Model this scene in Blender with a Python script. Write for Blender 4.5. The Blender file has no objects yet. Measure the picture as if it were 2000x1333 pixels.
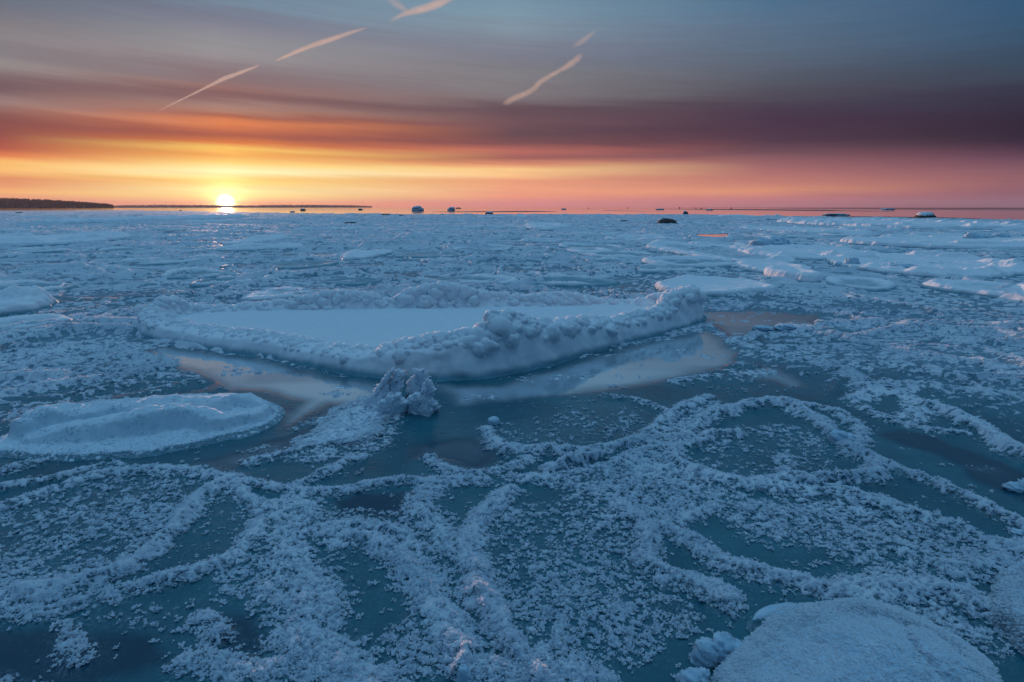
import bpy, math, random
import numpy as np

# ------------------------------------------------------------------ camera
H = 1.25                                   # camera height above the ice, metres
F = 2000 * 20.0 / 36.0                     # focal length in photo pixels
PITCH = math.atan(261.5 / F)
CP, SP = math.cos(PITCH), math.sin(PITCH)
scene = bpy.context.scene
C = scene.collection
cam_d = bpy.data.cameras.new('camera'); cam_d.lens = 20.0; cam_d.sensor_width = 36.0
cam_d.clip_start = 0.05; cam_d.clip_end = 90000
cam = bpy.data.objects.new('camera', cam_d); C.objects.link(cam)
cam.location = (0, 0, H); cam.rotation_euler = (math.pi/2 - PITCH, 0.0009, 0)
scene.camera = cam

def ray(px, py):
    dx = (px - 1000) / F; dy = (666.5 - py) / F
    return dx, CP + dy*SP, -SP + dy*CP
def at(px, py, z=0.0):
    x, y, w = ray(px, py)
    t = (z - H) / min(w, -1e-5)
    return (x*t, y*t)
def height_at(px, pyg, pyc):               # height of a thing standing at (px, pyg) whose top is seen at pyc
    gx, gy = at(px, pyg)
    x, y, w = ray(px, pyc)
    return H + gy / y * w
def azel(px, py):
    x, y, w = ray(px, py)
    return math.atan2(x, y), math.atan2(w, math.hypot(x, y))

# ------------------------------------------------------------------ exposure
scene.view_settings.view_transform = 'Standard'
scene.view_settings.look = 'None'
scene.view_settings.exposure = 0.0
scene.view_settings.gamma = 1.0

def s2l(c):
    c = c / 255.0
    return c/12.92 if c <= 0.04045 else ((c + 0.055)/1.055)**2.4
def lin(r, g, b, k=1.0): return (s2l(r)*k, s2l(g)*k, s2l(b)*k, 1)

# ------------------------------------------------------------------ sun
SUN_AZ, SUN_EL = azel(441, 397)
sun_d = bpy.data.lights.new('sun', 'SUN'); sun_d.energy = 3.5; sun_d.angle = math.radians(0.5)
sun_d.color = (1.0, 0.56, 0.42)
sun = bpy.data.objects.new('sun', sun_d); C.objects.link(sun)
LAMP_EL = math.radians(2.0)
sun.rotation_euler = (math.radians(90) - LAMP_EL, 0, math.pi - SUN_AZ)

# ------------------------------------------------------------------ sky
world = bpy.data.worlds.new('World'); scene.world = world; world.use_nodes = True
wt = world.node_tree; wt.nodes.clear()
class NT:
    def __init__(s, t): s.t = t
    def n(s, typ, **kw):
        nd = s.t.nodes.new(typ)
        for k, v in kw.items(): setattr(nd, k, v)
        return nd
    def put(s, sock, v):
        if isinstance(v, (int, float)): sock.default_value = v
        elif isinstance(v, tuple): sock.default_value = v
        else: s.t.links.new(v, sock)
    def m(s, op, a, b=0.0, c=None, clamp=False):
        nd = s.n('ShaderNodeMath', operation=op); nd.use_clamp = clamp
        s.put(nd.inputs[0], a); s.put(nd.inputs[1], b)
        if c is not None: s.put(nd.inputs[2], c)
        return nd.outputs[0]
    def mr(s, v, a, b, c=0.0, d=1.0, smooth=False):
        nd = s.n('ShaderNodeMapRange'); nd.clamp = True
        if smooth: nd.interpolation_type = 'SMOOTHSTEP'
        s.put(nd.inputs[0], v)
        for i, q in enumerate((a, b, c, d)): s.put(nd.inputs[1+i], q)
        return nd.outputs[0]
    def mix(s, f, a, b, blend='MIX'):
        nd = s.n('ShaderNodeMix', data_type='RGBA', blend_type=blend)
        s.put(nd.inputs[0], f); s.put(nd.inputs[6], a); s.put(nd.inputs[7], b)
        return nd.outputs[2]
    def xyz(s, x, y, z=0.0):
        nd = s.n('ShaderNodeCombineXYZ')
        for i, q in enumerate((x, y, z)): s.put(nd.inputs[i], q)
        return nd.outputs[0]
    def noise(s, vec, scale, detail=3, rough=0.5, dist=0.0):
        nd = s.n('ShaderNodeTexNoise'); nd.inputs['Scale'].default_value = scale
        nd.inputs['Detail'].default_value = detail; nd.inputs['Roughness'].default_value = rough
        nd.inputs['Distortion'].default_value = dist
        s.put(nd.inputs['Vector'], vec); return nd.outputs[0]
W = NT(wt)
gen = W.n('ShaderNodeTexCoord').outputs['Generated']
sep = W.n('ShaderNodeSeparateXYZ'); W.put(sep.inputs[0], gen)
dX, dY, dZ = sep.outputs
AZ = W.m('ARCTAN2', dX, dY)
EL = W.m('ARCSINE', dZ)
# long streaks of cloud: noise drawn out along the horizon, leaning down to the right
lean = W.m('MULTIPLY_ADD', AZ, 0.055, EL)
st1 = W.noise(W.xyz(W.m('MULTIPLY', AZ, 1.6), W.m('MULTIPLY', lean, 26.0)), 1.0, 4, 0.55, 0.35)
st2 = W.noise(W.xyz(W.m('MULTIPLY', AZ, 4.0), W.m('MULTIPLY', lean, 95.0), 4.0), 1.0, 4, 0.6, 0.3)
st3 = W.noise(W.xyz(W.m('MULTIPLY', AZ, 9.0), W.m('MULTIPLY', lean, 210.0), 9.0), 1.0, 4, 0.65, 0.6)
amp = W.mr(EL, 0.0, 0.16, 0.006, 0.030)
dE = W.m('MULTIPLY', W.m('SUBTRACT', st1, 0.5), amp)
dE2 = W.m('MULTIPLY', W.m('SUBTRACT', st2, 0.5), W.m('MULTIPLY', amp, 0.55))
ELw = W.m('ADD', EL, W.m('ADD', dE, dE2))
COLS = {
 0: [(0,100,112,128),(20,112,113,126),(50,126,123,128),(75,137,131,135),(100,128,124,129),(120,146,140,140),(150,120,98,102),(170,110,87,94),(190,150,124,121),(204,150,118,113),(218,138,93,88),(240,132,74,70),(262,138,72,66),(285,176,84,64),(300,226,122,70),(314,255,192,104),(330,251,192,110),(345,228,142,90),(360,236,152,96),(376,252,184,102),(392,240,140,92),(405,205,100,85)],
 441: [(0,115,136,156),(25,116,122,140),(50,130,131,145),(80,146,146,150),(105,150,144,147),(130,140,128,133),(150,136,114,118),(168,150,110,104),(190,130,94,96),(205,166,130,120),(215,178,126,106),(225,172,98,78),(236,228,132,80),(250,202,110,72),(265,166,84,68),(280,222,122,60),(292,255,202,98),(304,250,172,78),(318,255,216,120),(334,255,250,190),(350,255,214,108),(370,255,240,160),(384,255,226,130),(395,255,170,90),(405,250,120,80)],
 1000: [(0,120,150,170),(50,128,148,163),(90,124,130,145),(120,120,122,135),(150,126,125,130),(190,124,116,120),(215,96,75,84),(240,110,80,87),(260,96,70,78),(280,122,76,78),(295,186,106,94),(310,160,94,88),(321,224,144,108),(330,255,206,138),(341,255,198,136),(352,238,158,118),(370,247,166,124),(385,245,150,114),(396,228,128,114),(405,218,122,116)],
 1500: [(0,75,110,140),(50,85,110,135),(100,86,105,125),(130,85,95,112),(160,80,85,98),(190,75,72,85),(220,65,52,72),(250,68,48,68),(280,76,53,70),(300,110,75,86),(320,150,96,100),(340,176,110,106),(360,200,126,110),(374,226,148,110),(385,208,122,114),(396,192,106,114),(405,168,96,110)],
 2000: [(0,45,85,120),(50,50,85,115),(100,50,75,98),(150,55,68,85),(180,48,52,72),(210,42,40,60),(240,38,30,50),(270,40,30,50),(290,70,45,65),(310,105,68,86),(330,132,86,97),(350,146,93,99),(370,146,90,100),(388,140,85,104),(405,120,75,98)],
}
EMAX = 1.6
ZEN = [(0.42, (0.07, 0.15, 0.25)), (0.62, (0.11, 0.24, 0.39)), (0.95, (0.19, 0.42, 0.66)), (1.25, (0.29, 0.63, 0.98)), (1.55, (0.31, 0.67, 1.04))]
def ramp(stops, fac):
    nd = W.n('ShaderNodeValToRGB'); cr = nd.color_ramp; cr.interpolation = 'B_SPLINE' if False else 'LINEAR'
    stops = sorted(stops)
    while len(cr.elements) > 1: cr.elements.remove(cr.elements[-1])
    for i, (p, c) in enumerate(stops):
        e = cr.elements[0] if i == 0 else cr.elements.new(min(1, max(0, p)))
        e.position = min(1, max(0, p)); e.color = c
    W.put(nd.inputs[0], fac); return nd.outputs[0]
# elevation is squeezed so the low sky gets most of the ramp: f = sqrt(el/EMAX)
fel = W.m('SQRT', W.m('DIVIDE', W.m('MAXIMUM', ELw, 0.0), EMAX))
outs = []
for px in sorted(COLS):
    st = []; azs = []
    for (py, r, g, b) in COLS[px]:
        a, e = azel(px, py); e = max(e, 0.0); azs.append(a)
        st.append((math.sqrt(e/EMAX), lin(r, g, b)))
    for e, c in ZEN: st.append((math.sqrt(e/EMAX), c + (1,)))
    outs.append((azel(px, 250)[0], ramp(st, fel)))
sky = outs[0][1]
for i in range(1, len(outs)):
    sky = W.mix(W.mr(AZ, outs[i-1][0], outs[i][0]), sky, outs[i][1])
# the side of the sky behind the camera: plain blue dusk
back = ramp([(0.0, lin(18,42,74)), (0.2, lin(20,50,86)), (0.33, lin(22,60,100)), (0.5, (0.028,0.088,0.185,1)), (0.68,(0.075,0.19,0.345,1)), (0.80,(0.18,0.41,0.65,1)), (1.0, (0.31,0.67,1.04,1))], fel)
sky = W.mix(W.mr(W.m('ABSOLUTE', AZ), 0.95, 1.7, 0, 1, True), sky, back)
# fine streak contrast
sky = W.mix(1.0, sky, W.mr(W.m('ADD', W.m('MULTIPLY', st2, .6), W.m('MULTIPLY', st3, .4)), 0.32, 0.68, 0.94, 1.06), 'MULTIPLY')
# sun disc and glow around it
sd = (math.sin(SUN_AZ)*math.cos(SUN_EL), math.cos(SUN_AZ)*math.cos(SUN_EL), math.sin(SUN_EL))
dotn = W.n('ShaderNodeVectorMath', operation='DOT_PRODUCT'); W.put(dotn.inputs[0], gen); dotn.inputs[1].default_value = sd
ang = W.m('ARCCOSINE', W.m('MINIMUM', dotn.outputs['Value'], 0.9999999))
da = W.m('MULTIPLY', W.m('SUBTRACT', AZ, SUN_AZ), 0.45)
de = W.m('SUBTRACT', EL, SUN_EL)
wide = W.m('SQRT', W.m('ADD', W.m('MULTIPLY', da, da), W.m('MULTIPLY', de, de)))
g1 = W.m('EXPONENT', W.m('MULTIPLY', ang, -75.0))
g2 = W.m('EXPONENT', W.m('MULTIPLY', wide, -30.0))
disc = W.mr(ang, 0.016, 0.004, 0, 1, True)
def emul(f, c):
    return W.mix(1.0, c, f, 'MULTIPLY')
sky = W.mix(1.0, sky, emul(W.m('MULTIPLY', g1, 3.6), (1.0, 0.62, 0.22, 1)), 'ADD')
sky = W.mix(1.0, sky, emul(W.m('MULTIPLY', W.m('MULTIPLY', g2, st2), .85), (1.0, 0.62, 0.24, 1)), 'ADD')
sky = W.mix(1.0, sky, emul(W.m('MULTIPLY', disc, 6.0), (1.0, 0.85, 0.5, 1)), 'ADD')
bg = W.n('ShaderNodeBackground'); W.put(bg.inputs[0], sky); bg.inputs[1].default_value = 1.0
wo = W.n('ShaderNodeOutputWorld'); W.put(wo.inputs[0], bg.outputs[0])

# ------------------------------------------------------------------ numpy noise
rs = np.random.RandomState(7)
TN = 1024
T = rs.rand(TN, TN).astype(np.float32)
JX = rs.rand(TN, TN).astype(np.float32); JY = rs.rand(TN, TN).astype(np.float32)
def vnoise(x, y, s=0):
    x = x + s*37.13; y = y + s*91.7
    ix = np.floor(x).astype(np.int64); iy = np.floor(y).astype(np.int64)
    fx = (x - ix).astype(np.float32); fy = (y - iy).astype(np.float32)
    fx = fx*fx*fx*(fx*(fx*6-15)+10); fy = fy*fy*fy*(fy*(fy*6-15)+10)
    a = ix & 1023; b = iy & 1023; a1 = (ix+1) & 1023; b1 = (iy+1) & 1023
    return (T[a,b]*(1-fx) + T[a1,b]*fx)*(1-fy) + (T[a,b1]*(1-fx) + T[a1,b1]*fx)*fy
def fbm(x, y, octs=4, s=0, gain=0.5):
    v = 0; a = 1.0; t = 0
    for i in range(octs):
        v = v + a*vnoise(x, y, s+i); t += a; a *= gain
        x, y = x*1.6 - y*1.2, x*1.2 + y*1.6
    return v/t
def worley(x, y, s=0):
    x = x + s*17.3; y = y + s*51.1
    ix = np.floor(x).astype(np.int64); iy = np.floor(y).astype(np.int64)
    f1 = np.full(x.shape, 9.0, np.float32); f2 = f1.copy(); idv = np.zeros(x.shape, np.float32)
    for i in (-1,0,1):
        for j in (-1,0,1):
            a = (ix+i) & 1023; b = (iy+j) & 1023
            d = np.hypot(ix+i+0.15+0.7*JX[a,b]-x, iy+j+0.15+0.7*JY[a,b]-y).astype(np.float32)
            nw = d < f1
            f2 = np.where(nw, f1, np.minimum(f2, d)); idv = np.where(nw, T[a,b], idv); f1 = np.where(nw, d, f1)
    return f1, f2, idv
def sstep(a, b, x):
    t = np.clip((x-a)/(b-a), 0, 1); return t*t*(3-2*t)
def seg_field(X, Y, pts, vals):
    """distance to a polyline, and values interpolated along it"""
    best = np.full(X.shape, 1e9); out = [np.zeros(X.shape) for _ in vals[0]]
    for i in range(len(pts)-1):
        ax, ay = pts[i]; bx, by = pts[i+1]
        dx, dy = bx-ax, by-ay; L = dx*dx+dy*dy + 1e-12
        t = np.clip(((X-ax)*dx + (Y-ay)*dy)/L, 0, 1)
        d = np.hypot(X-ax-t*dx, Y-ay-t*dy)
        m = d < best
        best = np.where(m, d, best)
        for k in range(len(out)): out[k] = np.where(m, vals[i][k]*(1-t)+vals[i+1][k]*t, out[k])
    return best, out
def inside(X, Y, poly):
    r = np.zeros(X.shape, bool); n = len(poly)
    for i in range(n):
        ax, ay = poly[i]; bx, by = poly[(i+1) % n]
        if ay == by: continue
        c = ((ay > Y) != (by > Y)) & (X < (bx-ax)*(Y-ay)/(by-ay) + ax)
        r ^= c
    return r
def smooth_poly(poly, it=2, closed=True):
    for _ in range(it):
        q = []; n = len(poly)
        if not closed: q.append(poly[0])
        for i in range(n if closed else n-1):
            a = poly[i]; b = poly[(i+1) % n]
            q.append(tuple(.75*u+.25*v for u, v in zip(a, b))); q.append(tuple(.25*u+.75*v for u, v in zip(a, b)))
        if not closed: q.append(poly[-1])
        poly = q
    return poly
def signed(X, Y, poly):
    pts = poly + [poly[0]]
    d, _ = seg_field(X, Y, pts, [(0,)]*len(pts))
    return np.where(inside(X, Y, poly), d, -d)
G = lambda L: [at(*p) for p in L]

# ------------------------------------------------------------------ traced frost ridges (photo pixels), half width m, height m, cover
RIDGES = [
 ([(-80,985),(0,952),(100,936),(180,920),(224,908)], .022, .016, .9),
 ([(-80,1040),(0,996),(60,976),(120,956),(168,936),(224,924),(300,920),(360,924),(420,930),(460,944)], .035, .022, .95),
 ([(452,940),(416,956),(384,980),(360,1016),(332,1048),(304,1076),(272,1104),(240,1120),(192,1132),(132,1148),(72,1164),(0,1174),(-90,1200)], .036, .035, 1.1),
 ([(-60,1190),(0,1200),(50,1206),(112,1194),(180,1172),(250,1155),(310,1134),(350,1125)], .034, .012, .8),
 ([(456,950),(472,964),(504,988),(516,1024),(496,1056),(464,1088),(424,1108),(376,1124),(320,1136)], .032, .022, .95),
 ([(532,1000),(560,990),(600,1004),(585,1030),(572,1052),(566,1075),(560,1100),(592,1148),(612,1180),(600,1220),(592,1260),(620,1284),(660,1308),(720,1350)], .062, .026, .92),
 ([(540,1130),(520,1165),(540,1200),(575,1200)], .04, .018, .75),
 ([(572,1052),(640,1032),(700,1031),(745,1034),(780,1050),(815,1075)], .03, .02, .95),
 ([(640,1050),(700,1054),(735,1064),(770,1089),(798,1110),(822,1138),(833,1166),(850,1198),(868,1222),(882,1250),(896,1275)], .045, .028, 1.0),
 ([(850,1190),(820,1215),(800,1260),(830,1290)], .05, .012, .6),
 ([(847,945),(822,980),(815,1005),(840,1026),(868,1047),(890,1075)], .05, .02, .85),
 ([(997,963),(955,1001),(938,1022),(924,1050),(917,1082),(924,1110),(938,1138),(927,1159),(941,1176)], .045, .03, 1.05),
 ([(936,1170),(966,1208),(983,1240),(1001,1271),(1022,1302),(1050,1345)], .026, .05, 1.1),
 ([(930,1320),(980,1310),(1067,1316),(1150,1335)], .045, .016, .8),
 ([(890,1320),(905,1300),(915,1290)], .022, .05, 1.1),
 ([(355,1300),(385,1290),(430,1310),(500,1320),(560,1300)], .035, .016, .8),
 ([(380,1215),(420,1225),(425,1245)], .03, .02, .8),
 ([(130,1225),(145,1260),(150,1290)], .03, .012, .7),
 ([(472,944),(540,956),(600,966),(660,964),(720,952),(780,940),(850,946),(910,942),(955,945)], .028, .02, .95),
 ([(560,960),(610,940),(660,915),(700,895)], .03, .02, .9),
 ([(480,905),(530,895),(590,880),(650,870),(700,855)], .025, .018, .85),
 ([(836,898),(857,917),(896,931),(931,931),(966,924),(1008,914),(1030,900)], .03, .022, .9),
 ([(948,844),(964,868),(1000,884),(1080,882),(1160,886),(1240,866),(1280,838),(1320,806),(1380,780)], .036, .03, 1.0),
 ([(1070,926),(1102,914),(1137,903),(1175,900)], .024, .05, 1.1),
 ([(1000,935),(1080,940),(1150,925),(1220,905),(1260,885),(1300,860),(1322,840)], .05, .016, .8),
 ([(1180,776),(1240,780),(1280,796),(1300,806)], .028, .014, .7),
 ([(1405,814),(1442,799),(1487,791),(1532,791),(1570,810),(1607,832),(1626,855),(1649,870),(1660,896),(1705,900),(1712,926),(1694,937),(1637,941),(1581,941),(1525,945),(1469,952)], .036, .04, 1.05),
 ([(1469,952),(1410,945),(1367,930),(1337,919),(1315,900),(1322,874),(1337,855),(1375,821),(1405,802)], .042, .03, 1.0),
 ([(1360,870),(1382,855),(1439,855)], .03, .035, 1.0),
 ([(1532,900),(1544,926),(1530,940)], .035, .015, .8),
 ([(1540,788),(1619,802),(1656,821),(1686,840),(1680,865),(1660,885)], .034, .02, .9),
 ([(1660,780),(1686,802),(1731,821),(1769,836),(1825,844),(1880,850)], .04, .016, .75),
 ([(1667,787),(1694,769),(1731,765),(1787,780),(1802,810),(1770,825)], .05, .016, .85),
 ([(1815,800),(1874,821),(1919,840),(1956,874),(1994,896),(2050,915)], .045, .05, 1.05),
 ([(1716,907),(1769,930),(1825,945),(1862,967),(1900,979),(1937,1005),(1975,1024),(2040,1050)], .034, .028, .95),
 ([(1482,952),(1566,963),(1615,966),(1678,970),(1737,994),(1790,1008),(1825,1019),(1877,1036),(1930,1068),(2000,1071),(2060,1072)], .05, .02, .85),
 ([(1400,985),(1480,1000),(1560,1010),(1640,1040),(1700,1060),(1780,1085),(1850,1120)], .07, .014, .66),
 ([(1291,1033),(1335,1052),(1370,1080),(1412,1106),(1457,1117),(1510,1127),(1562,1145),(1615,1159),(1650,1166),(1695,1160)], .035, .026, .95),
 ([(1291,1033),(1340,1015),(1400,1000)], .03, .02, .9),
 ([(1207,991),(1246,1015),(1267,1040),(1262,1075),(1267,1106),(1302,1131),(1335,1140),(1380,1152),(1415,1176)], .04, .03, 1.0),
 ([(1150,960),(1207,991)], .05, .014, .8),
 ([(1700,1164),(1737,1158),(1790,1155),(1842,1160),(1888,1182)], .06, .03, 1.0),
 ([(1850,1120),(1920,1110),(1980,1095),(2040,1085)], .05, .02, .85),
 ([(1300,1180),(1340,1190),(1330,1230)], .04, .014, .6),
 ([(1700,1225),(1780,1240),(1860,1235),(1920,1250)], .05, .012, .7),
 # middle distance lines
 ([(-60,800),(0,776),(60,765),(110,755),(200,742),(270,730),(320,718)], .055, .04, 1.0),
 ([(-60,748),(0,742),(60,738),(110,740)], .07, .05, 1.0),
 ([(20,726),(90,712),(180,702),(280,695),(320,706)], .045, .025, .9),
 ([(-40,705),(60,690),(150,682),(240,676)], .05, .03, .85),
 ([(0,818),(40,815),(110,800)], .045, .02, .8),
 ([(0,925),(30,915),(80,905)], .03, .02, .8),
 ([(1330,748),(1380,738),(1440,740),(1500,728)], .05, .02, .7),
 ([(1430,668),(1470,660),(1540,657),(1640,660),(1720,680),(1765,698),(1740,712),(1660,712),(1560,708),(1500,695),(1465,682),(1430,668)], .045, .025, .75),
 ([(1600,715),(1650,730),(1680,748)], .05, .05, .95),
 ([(1760,690),(1830,705),(1900,712),(2000,735),(2060,745)], .07, .05, .95),
 ([(1690,760),(1780,755),(1860,768),(1960,775),(2050,790)], .06, .035, .9),
]
RG = [(smooth_poly(G(p), 1, False), w, h, c) for p, w, h, c in RIDGES]
# areas with their own sprinkle of frost: polygon, density
AREAS = [
 ([(-80,1000),(60,985),(200,930),(420,935),(380,985),(330,1050),(260,1105),(80,1160),(-80,1180)], .47),
 ([(460,960),(500,990),(510,1030),(480,1070),(400,1110),(320,1130),(300,1095),(350,1040),(400,975)], .22),
 ([(940,990),(1180,965),(1260,1040),(1260,1110),(1330,1180),(1300,1290),(1180,1320),(1050,1300),(960,1180),(930,1080)], .43),
 ([(1020,940),(1200,920),(1330,930),(1440,955),(1420,1000),(1290,1030),(1200,985)], .62),
 ([(1420,960),(1700,975),(1900,1060),(1980,1090),(1880,1150),(1700,1150),(1500,1120),(1420,1050)], .50),
 ([(1330,1055),(1500,1060),(1660,1100),(1690,1150),(1560,1140),(1400,1100)], .16),
 ([(1360,860),(1450,830),(1580,830),(1640,880),(1640,930),(1480,945),(1360,920)], .36),
 ([(960,830),(1180,790),(1280,800),(1230,850),(1160,875),(1000,875)], .30),
 ([(490,895),(600,820),(690,785),(760,770),(800,800),(770,870),(700,895),(600,905)], .50),
 ([(1290,830),(1400,780),(1420,800),(1360,840),(1310,900),(1400,945),(1250,940),(1180,900)], .68),
 ([(620,1050),(740,1050),(820,1130),(870,1220),(900,1320),(700,1333),(640,1200)], .20),
 ([(0,1215),(300,1180),(520,1130),(560,1250),(380,1290),(120,1230)], .20),
 ([(380,1090),(520,1070),(540,1160),(440,1170)], .55),
 ([(560,1010),(820,960),(900,1000),(900,1120),(800,1090),(700,1030),(600,1040)], .40),
 ([(1700,880),(1800,860),(2050,960),(2050,1030),(1900,970),(1760,920)], .12),
 ([(1560,1160),(1900,1150),(1900,1260),(1700,1190)], .5),
 ([(0,690),(280,672),(330,710),(180,735),(0,760)], .55),
]
AG = [(G(p), d) for p, d in AREAS]
# calm pools of clear young ice: nothing on them
POOLS = [
 [(270,684),(330,676),(420,688),(560,712),(700,742),(775,755),(770,800),(640,790),(560,830),(585,785),(500,765),(420,765),(380,735),(300,712)],
 [(840,750),(960,748),(1080,722),(1200,690),(1330,655),(1372,640),(1400,650),(1440,690),(1448,715),(1360,735),(1300,745),(1200,765),(1060,782),(960,790),(880,800)],
 [(1362,612),(1480,606),(1600,618),(1590,640),(1480,650),(1440,668),(1395,648),(1372,632)],
 [(380,905),(470,880),(560,850),(620,830),(720,800),(600,860),(500,905),(440,920)],
 [(1490,715),(1530,722),(1560,738),(1590,760),(1540,762),(1500,745),(1450,738)],
 [(640,975),(790,962),(815,1005),(740,1020),(650,1010)],
 [(1715,850),(1800,880),(1950,960),(2060,1010),(2060,950),(1900,880),(1760,838)],
 [(-80,1230),(100,1225),(300,1240),(330,1290),(120,1345),(-80,1350)],
 [(420,1200),(500,1195),(530,1260),(500,1290),(420,1280)],
 [(850,860),(930,850),(990,890),(930,920),(870,905),(790,900),(800,870)],
 [(1560,610),(1600,612),(1610,630),(1560,632)],
 [(1340,459),(1435,457),(1436,467),(1400,467)], [(415,586),(462,584),(462,592),(420,592)], [(1020,446),(1042,446),(1040,451),(1020,451)],
]
PG = [G(p) for p in POOLS]
EDGE = [(-400,409.5),(0,409.2),(230,409.6),(300,411.5),(420,413.5),(560,416.5),(800,418.6),(1100,419.2),(1350,420.2),(1480,423),(1650,425.5),(1850,428.5),(2000,430.5),(2400,432)]
EA = np.array([math.atan2(*at(px, py)) for px, py in EDGE]); ER = np.array([math.hypot(*at(px, py)) for px, py in EDGE])

def near_mask(X, Y, pts, pad):
    xs = [p[0] for p in pts]; ys = [p[1] for p in pts]
    return np.where((X > min(xs)-pad) & (X < max(xs)+pad) & (Y > min(ys)-pad) & (Y < max(ys)+pad))
def sheet_field(X, Y):
    """height, frost density, and smoothness of the ice sheet at ground points (float arrays)"""
    shp = X.shape; X = X.ravel(); Y = Y.ravel()
    R = np.hypot(X, Y)
    wx = X + 0.10*(fbm(X*3, Y*3, 3, 11)-.5) + .25*(fbm(X*.8, Y*.8, 2, 13)-.5)
    wy = Y + 0.10*(fbm(X*3, Y*3, 3, 12)-.5) + .25*(fbm(X*.8, Y*.8, 2, 14)-.5)
    # pancakes pressed together: three sizes by distance
    far1 = sstep(3.6, 5.5, R)
    f1, f2, idv = worley(wx*1.15, wy*1.15, 1); e1 = f2 - f1
    rim1 = np.exp(-((e1-.13)/.085)**2) * (0.35+.65*sstep(.35,.65,fbm(X*1.3, Y*1.3, 2, 21)))
    crack1 = np.exp(-(e1/.035)**2)
    g1_, g2_, idw = worley(wx*.33+5, wy*.33+5, 2); e2 = g2_ - g1_
    rim2 = np.exp(-((e2-.10)/.06)**2) * (0.2+.8*sstep(.4,.65,fbm(X*.5, Y*.5, 2, 22)))
    crack2 = np.exp(-(e2/.022)**2)
    big = fbm(X*.10, Y*.14, 3, 23); mid = fbm(X*.55, Y*.75, 3, 24); sm = fbm(X*3, Y*3.4, 3, 25)
    farw = sstep(9, 28, R)
    h = far1*(.040*rim1*(1-.3*farw) - .010*crack1 + .016*(sm-.3)) + far1*(.075*rim2 + .0*farw) + farw*.20*np.clip(mid-.50,0,1) \
        + farw*.35*np.clip(fbm(X*.28, Y*.40, 4, 26)-.56,0,1)
    cov = far1*(.47 + .36*rim1 + .5*rim2 + .42*(mid-.35) + .35*(idv-.5) + .34*farw - .7*crack1*(1-.4*farw) - .45*crack2) 
    cov = cov + (1-far1)*(.10 + .30*(fbm(X*2.2, Y*2.2, 3, 30)-.5))
    # traced areas
    for poly, d in AG:
        ix = near_mask(X, Y, poly, .15)[0]
        if not len(ix): continue
        sg = signed(X[ix], Y[ix], poly) + .08*(fbm(X[ix]*8, Y[ix]*8, 2, 31)-.5)
        k = sstep(-.05, .06, sg)
        dd = d*1.25 + .40*(fbm(X[ix]*5, Y[ix]*5, 3, 32)-.5)
        cov[ix] = cov[ix]*(1-k) + dd*k
        h[ix] *= (1 - .7*k)
    pool = np.zeros(X.shape); glass = np.zeros(X.shape)
    for poly in PG:
        ix = near_mask(X, Y, poly, .3)[0]
        if not len(ix): continue
        rr = R[ix]
        sg = signed(X[ix], Y[ix], poly) + (.05+.030*rr)*(fbm(X[ix]*5/(.4+.25*rr), Y[ix]*9/(.4+.25*rr), 4, 33)-.5)
        k = sstep(-.03, .04+.004*rr, sg)
        pool[ix] = np.maximum(pool[ix], k)
        glass[ix] = np.maximum(glass[ix], sstep(-.03, .12+.01*rr, sg)*(.6+.4*sstep(.3,.6,fbm(X[ix]*1.3,Y[ix]*2.5,3,68)))*float(np.clip((np.mean([p[1] for p in poly])-2.6)/1.2, 0, 1)))
    h = h*(1-pool); cov = cov*(1-pool) + pool*(-.3 + .75*sstep(.60,.72,fbm(X*3.1, Y*7.5, 4, 67)))
    for pts, w, hh, c in RG:
        ix = near_mask(X, Y, pts, .35)[0]
        if not len(ix): continue
        x = X[ix]; y = Y[ix]
        d, _ = seg_field(x + .03*(fbm(x*14, y*14, 3, 41)-.5), y + .03*(fbm(x*14, y*14, 3, 42)-.5), pts, [(0,)]*len(pts))
        ww = w*(.62 + .85*fbm(x*6, y*6, 2, 43))*(1+.05*R[ix])
        k = np.exp(-(d/ww)**2)
        h[ix] = np.maximum(h[ix], hh*k*(.45+1.1*fbm(x*16, y*16, 3, 44)) * (.9+.1*sstep(0,1,k)))
        kk = np.exp(-(d/(ww*1.35))**4)*.60 + .42*np.exp(-(d/(ww*2.4))**2)
        cov[ix] = np.maximum(cov[ix], c*kk - .25*(fbm(x*11, y*11, 3, 45)-.4)*(k<.9))
    return h.reshape(shp), cov.reshape(shp), pool.reshape(shp), glass.reshape(shp)
def frost_noise(X, Y, R):
    """fine noise in 0..1, its finest grain growing with distance"""
    lam = np.maximum(.006, R*.0031)
    v = np.zeros(X.shape); tw = np.zeros(X.shape)
    L = .006; k = 0
    while L < 3:
        w = np.exp(-((np.log2(np.maximum(L/lam, 1e-3))-.7)/1.15)**2)
        n = vnoise(X/L*(.9 if R.max() < 4 else .75) , Y/L, 50+k)
        v += w*n; tw += w; L *= 2.0; k += 1
    v = v/tw
    return np.clip((v-.5)*1.9+.5, 0, 1)

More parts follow.
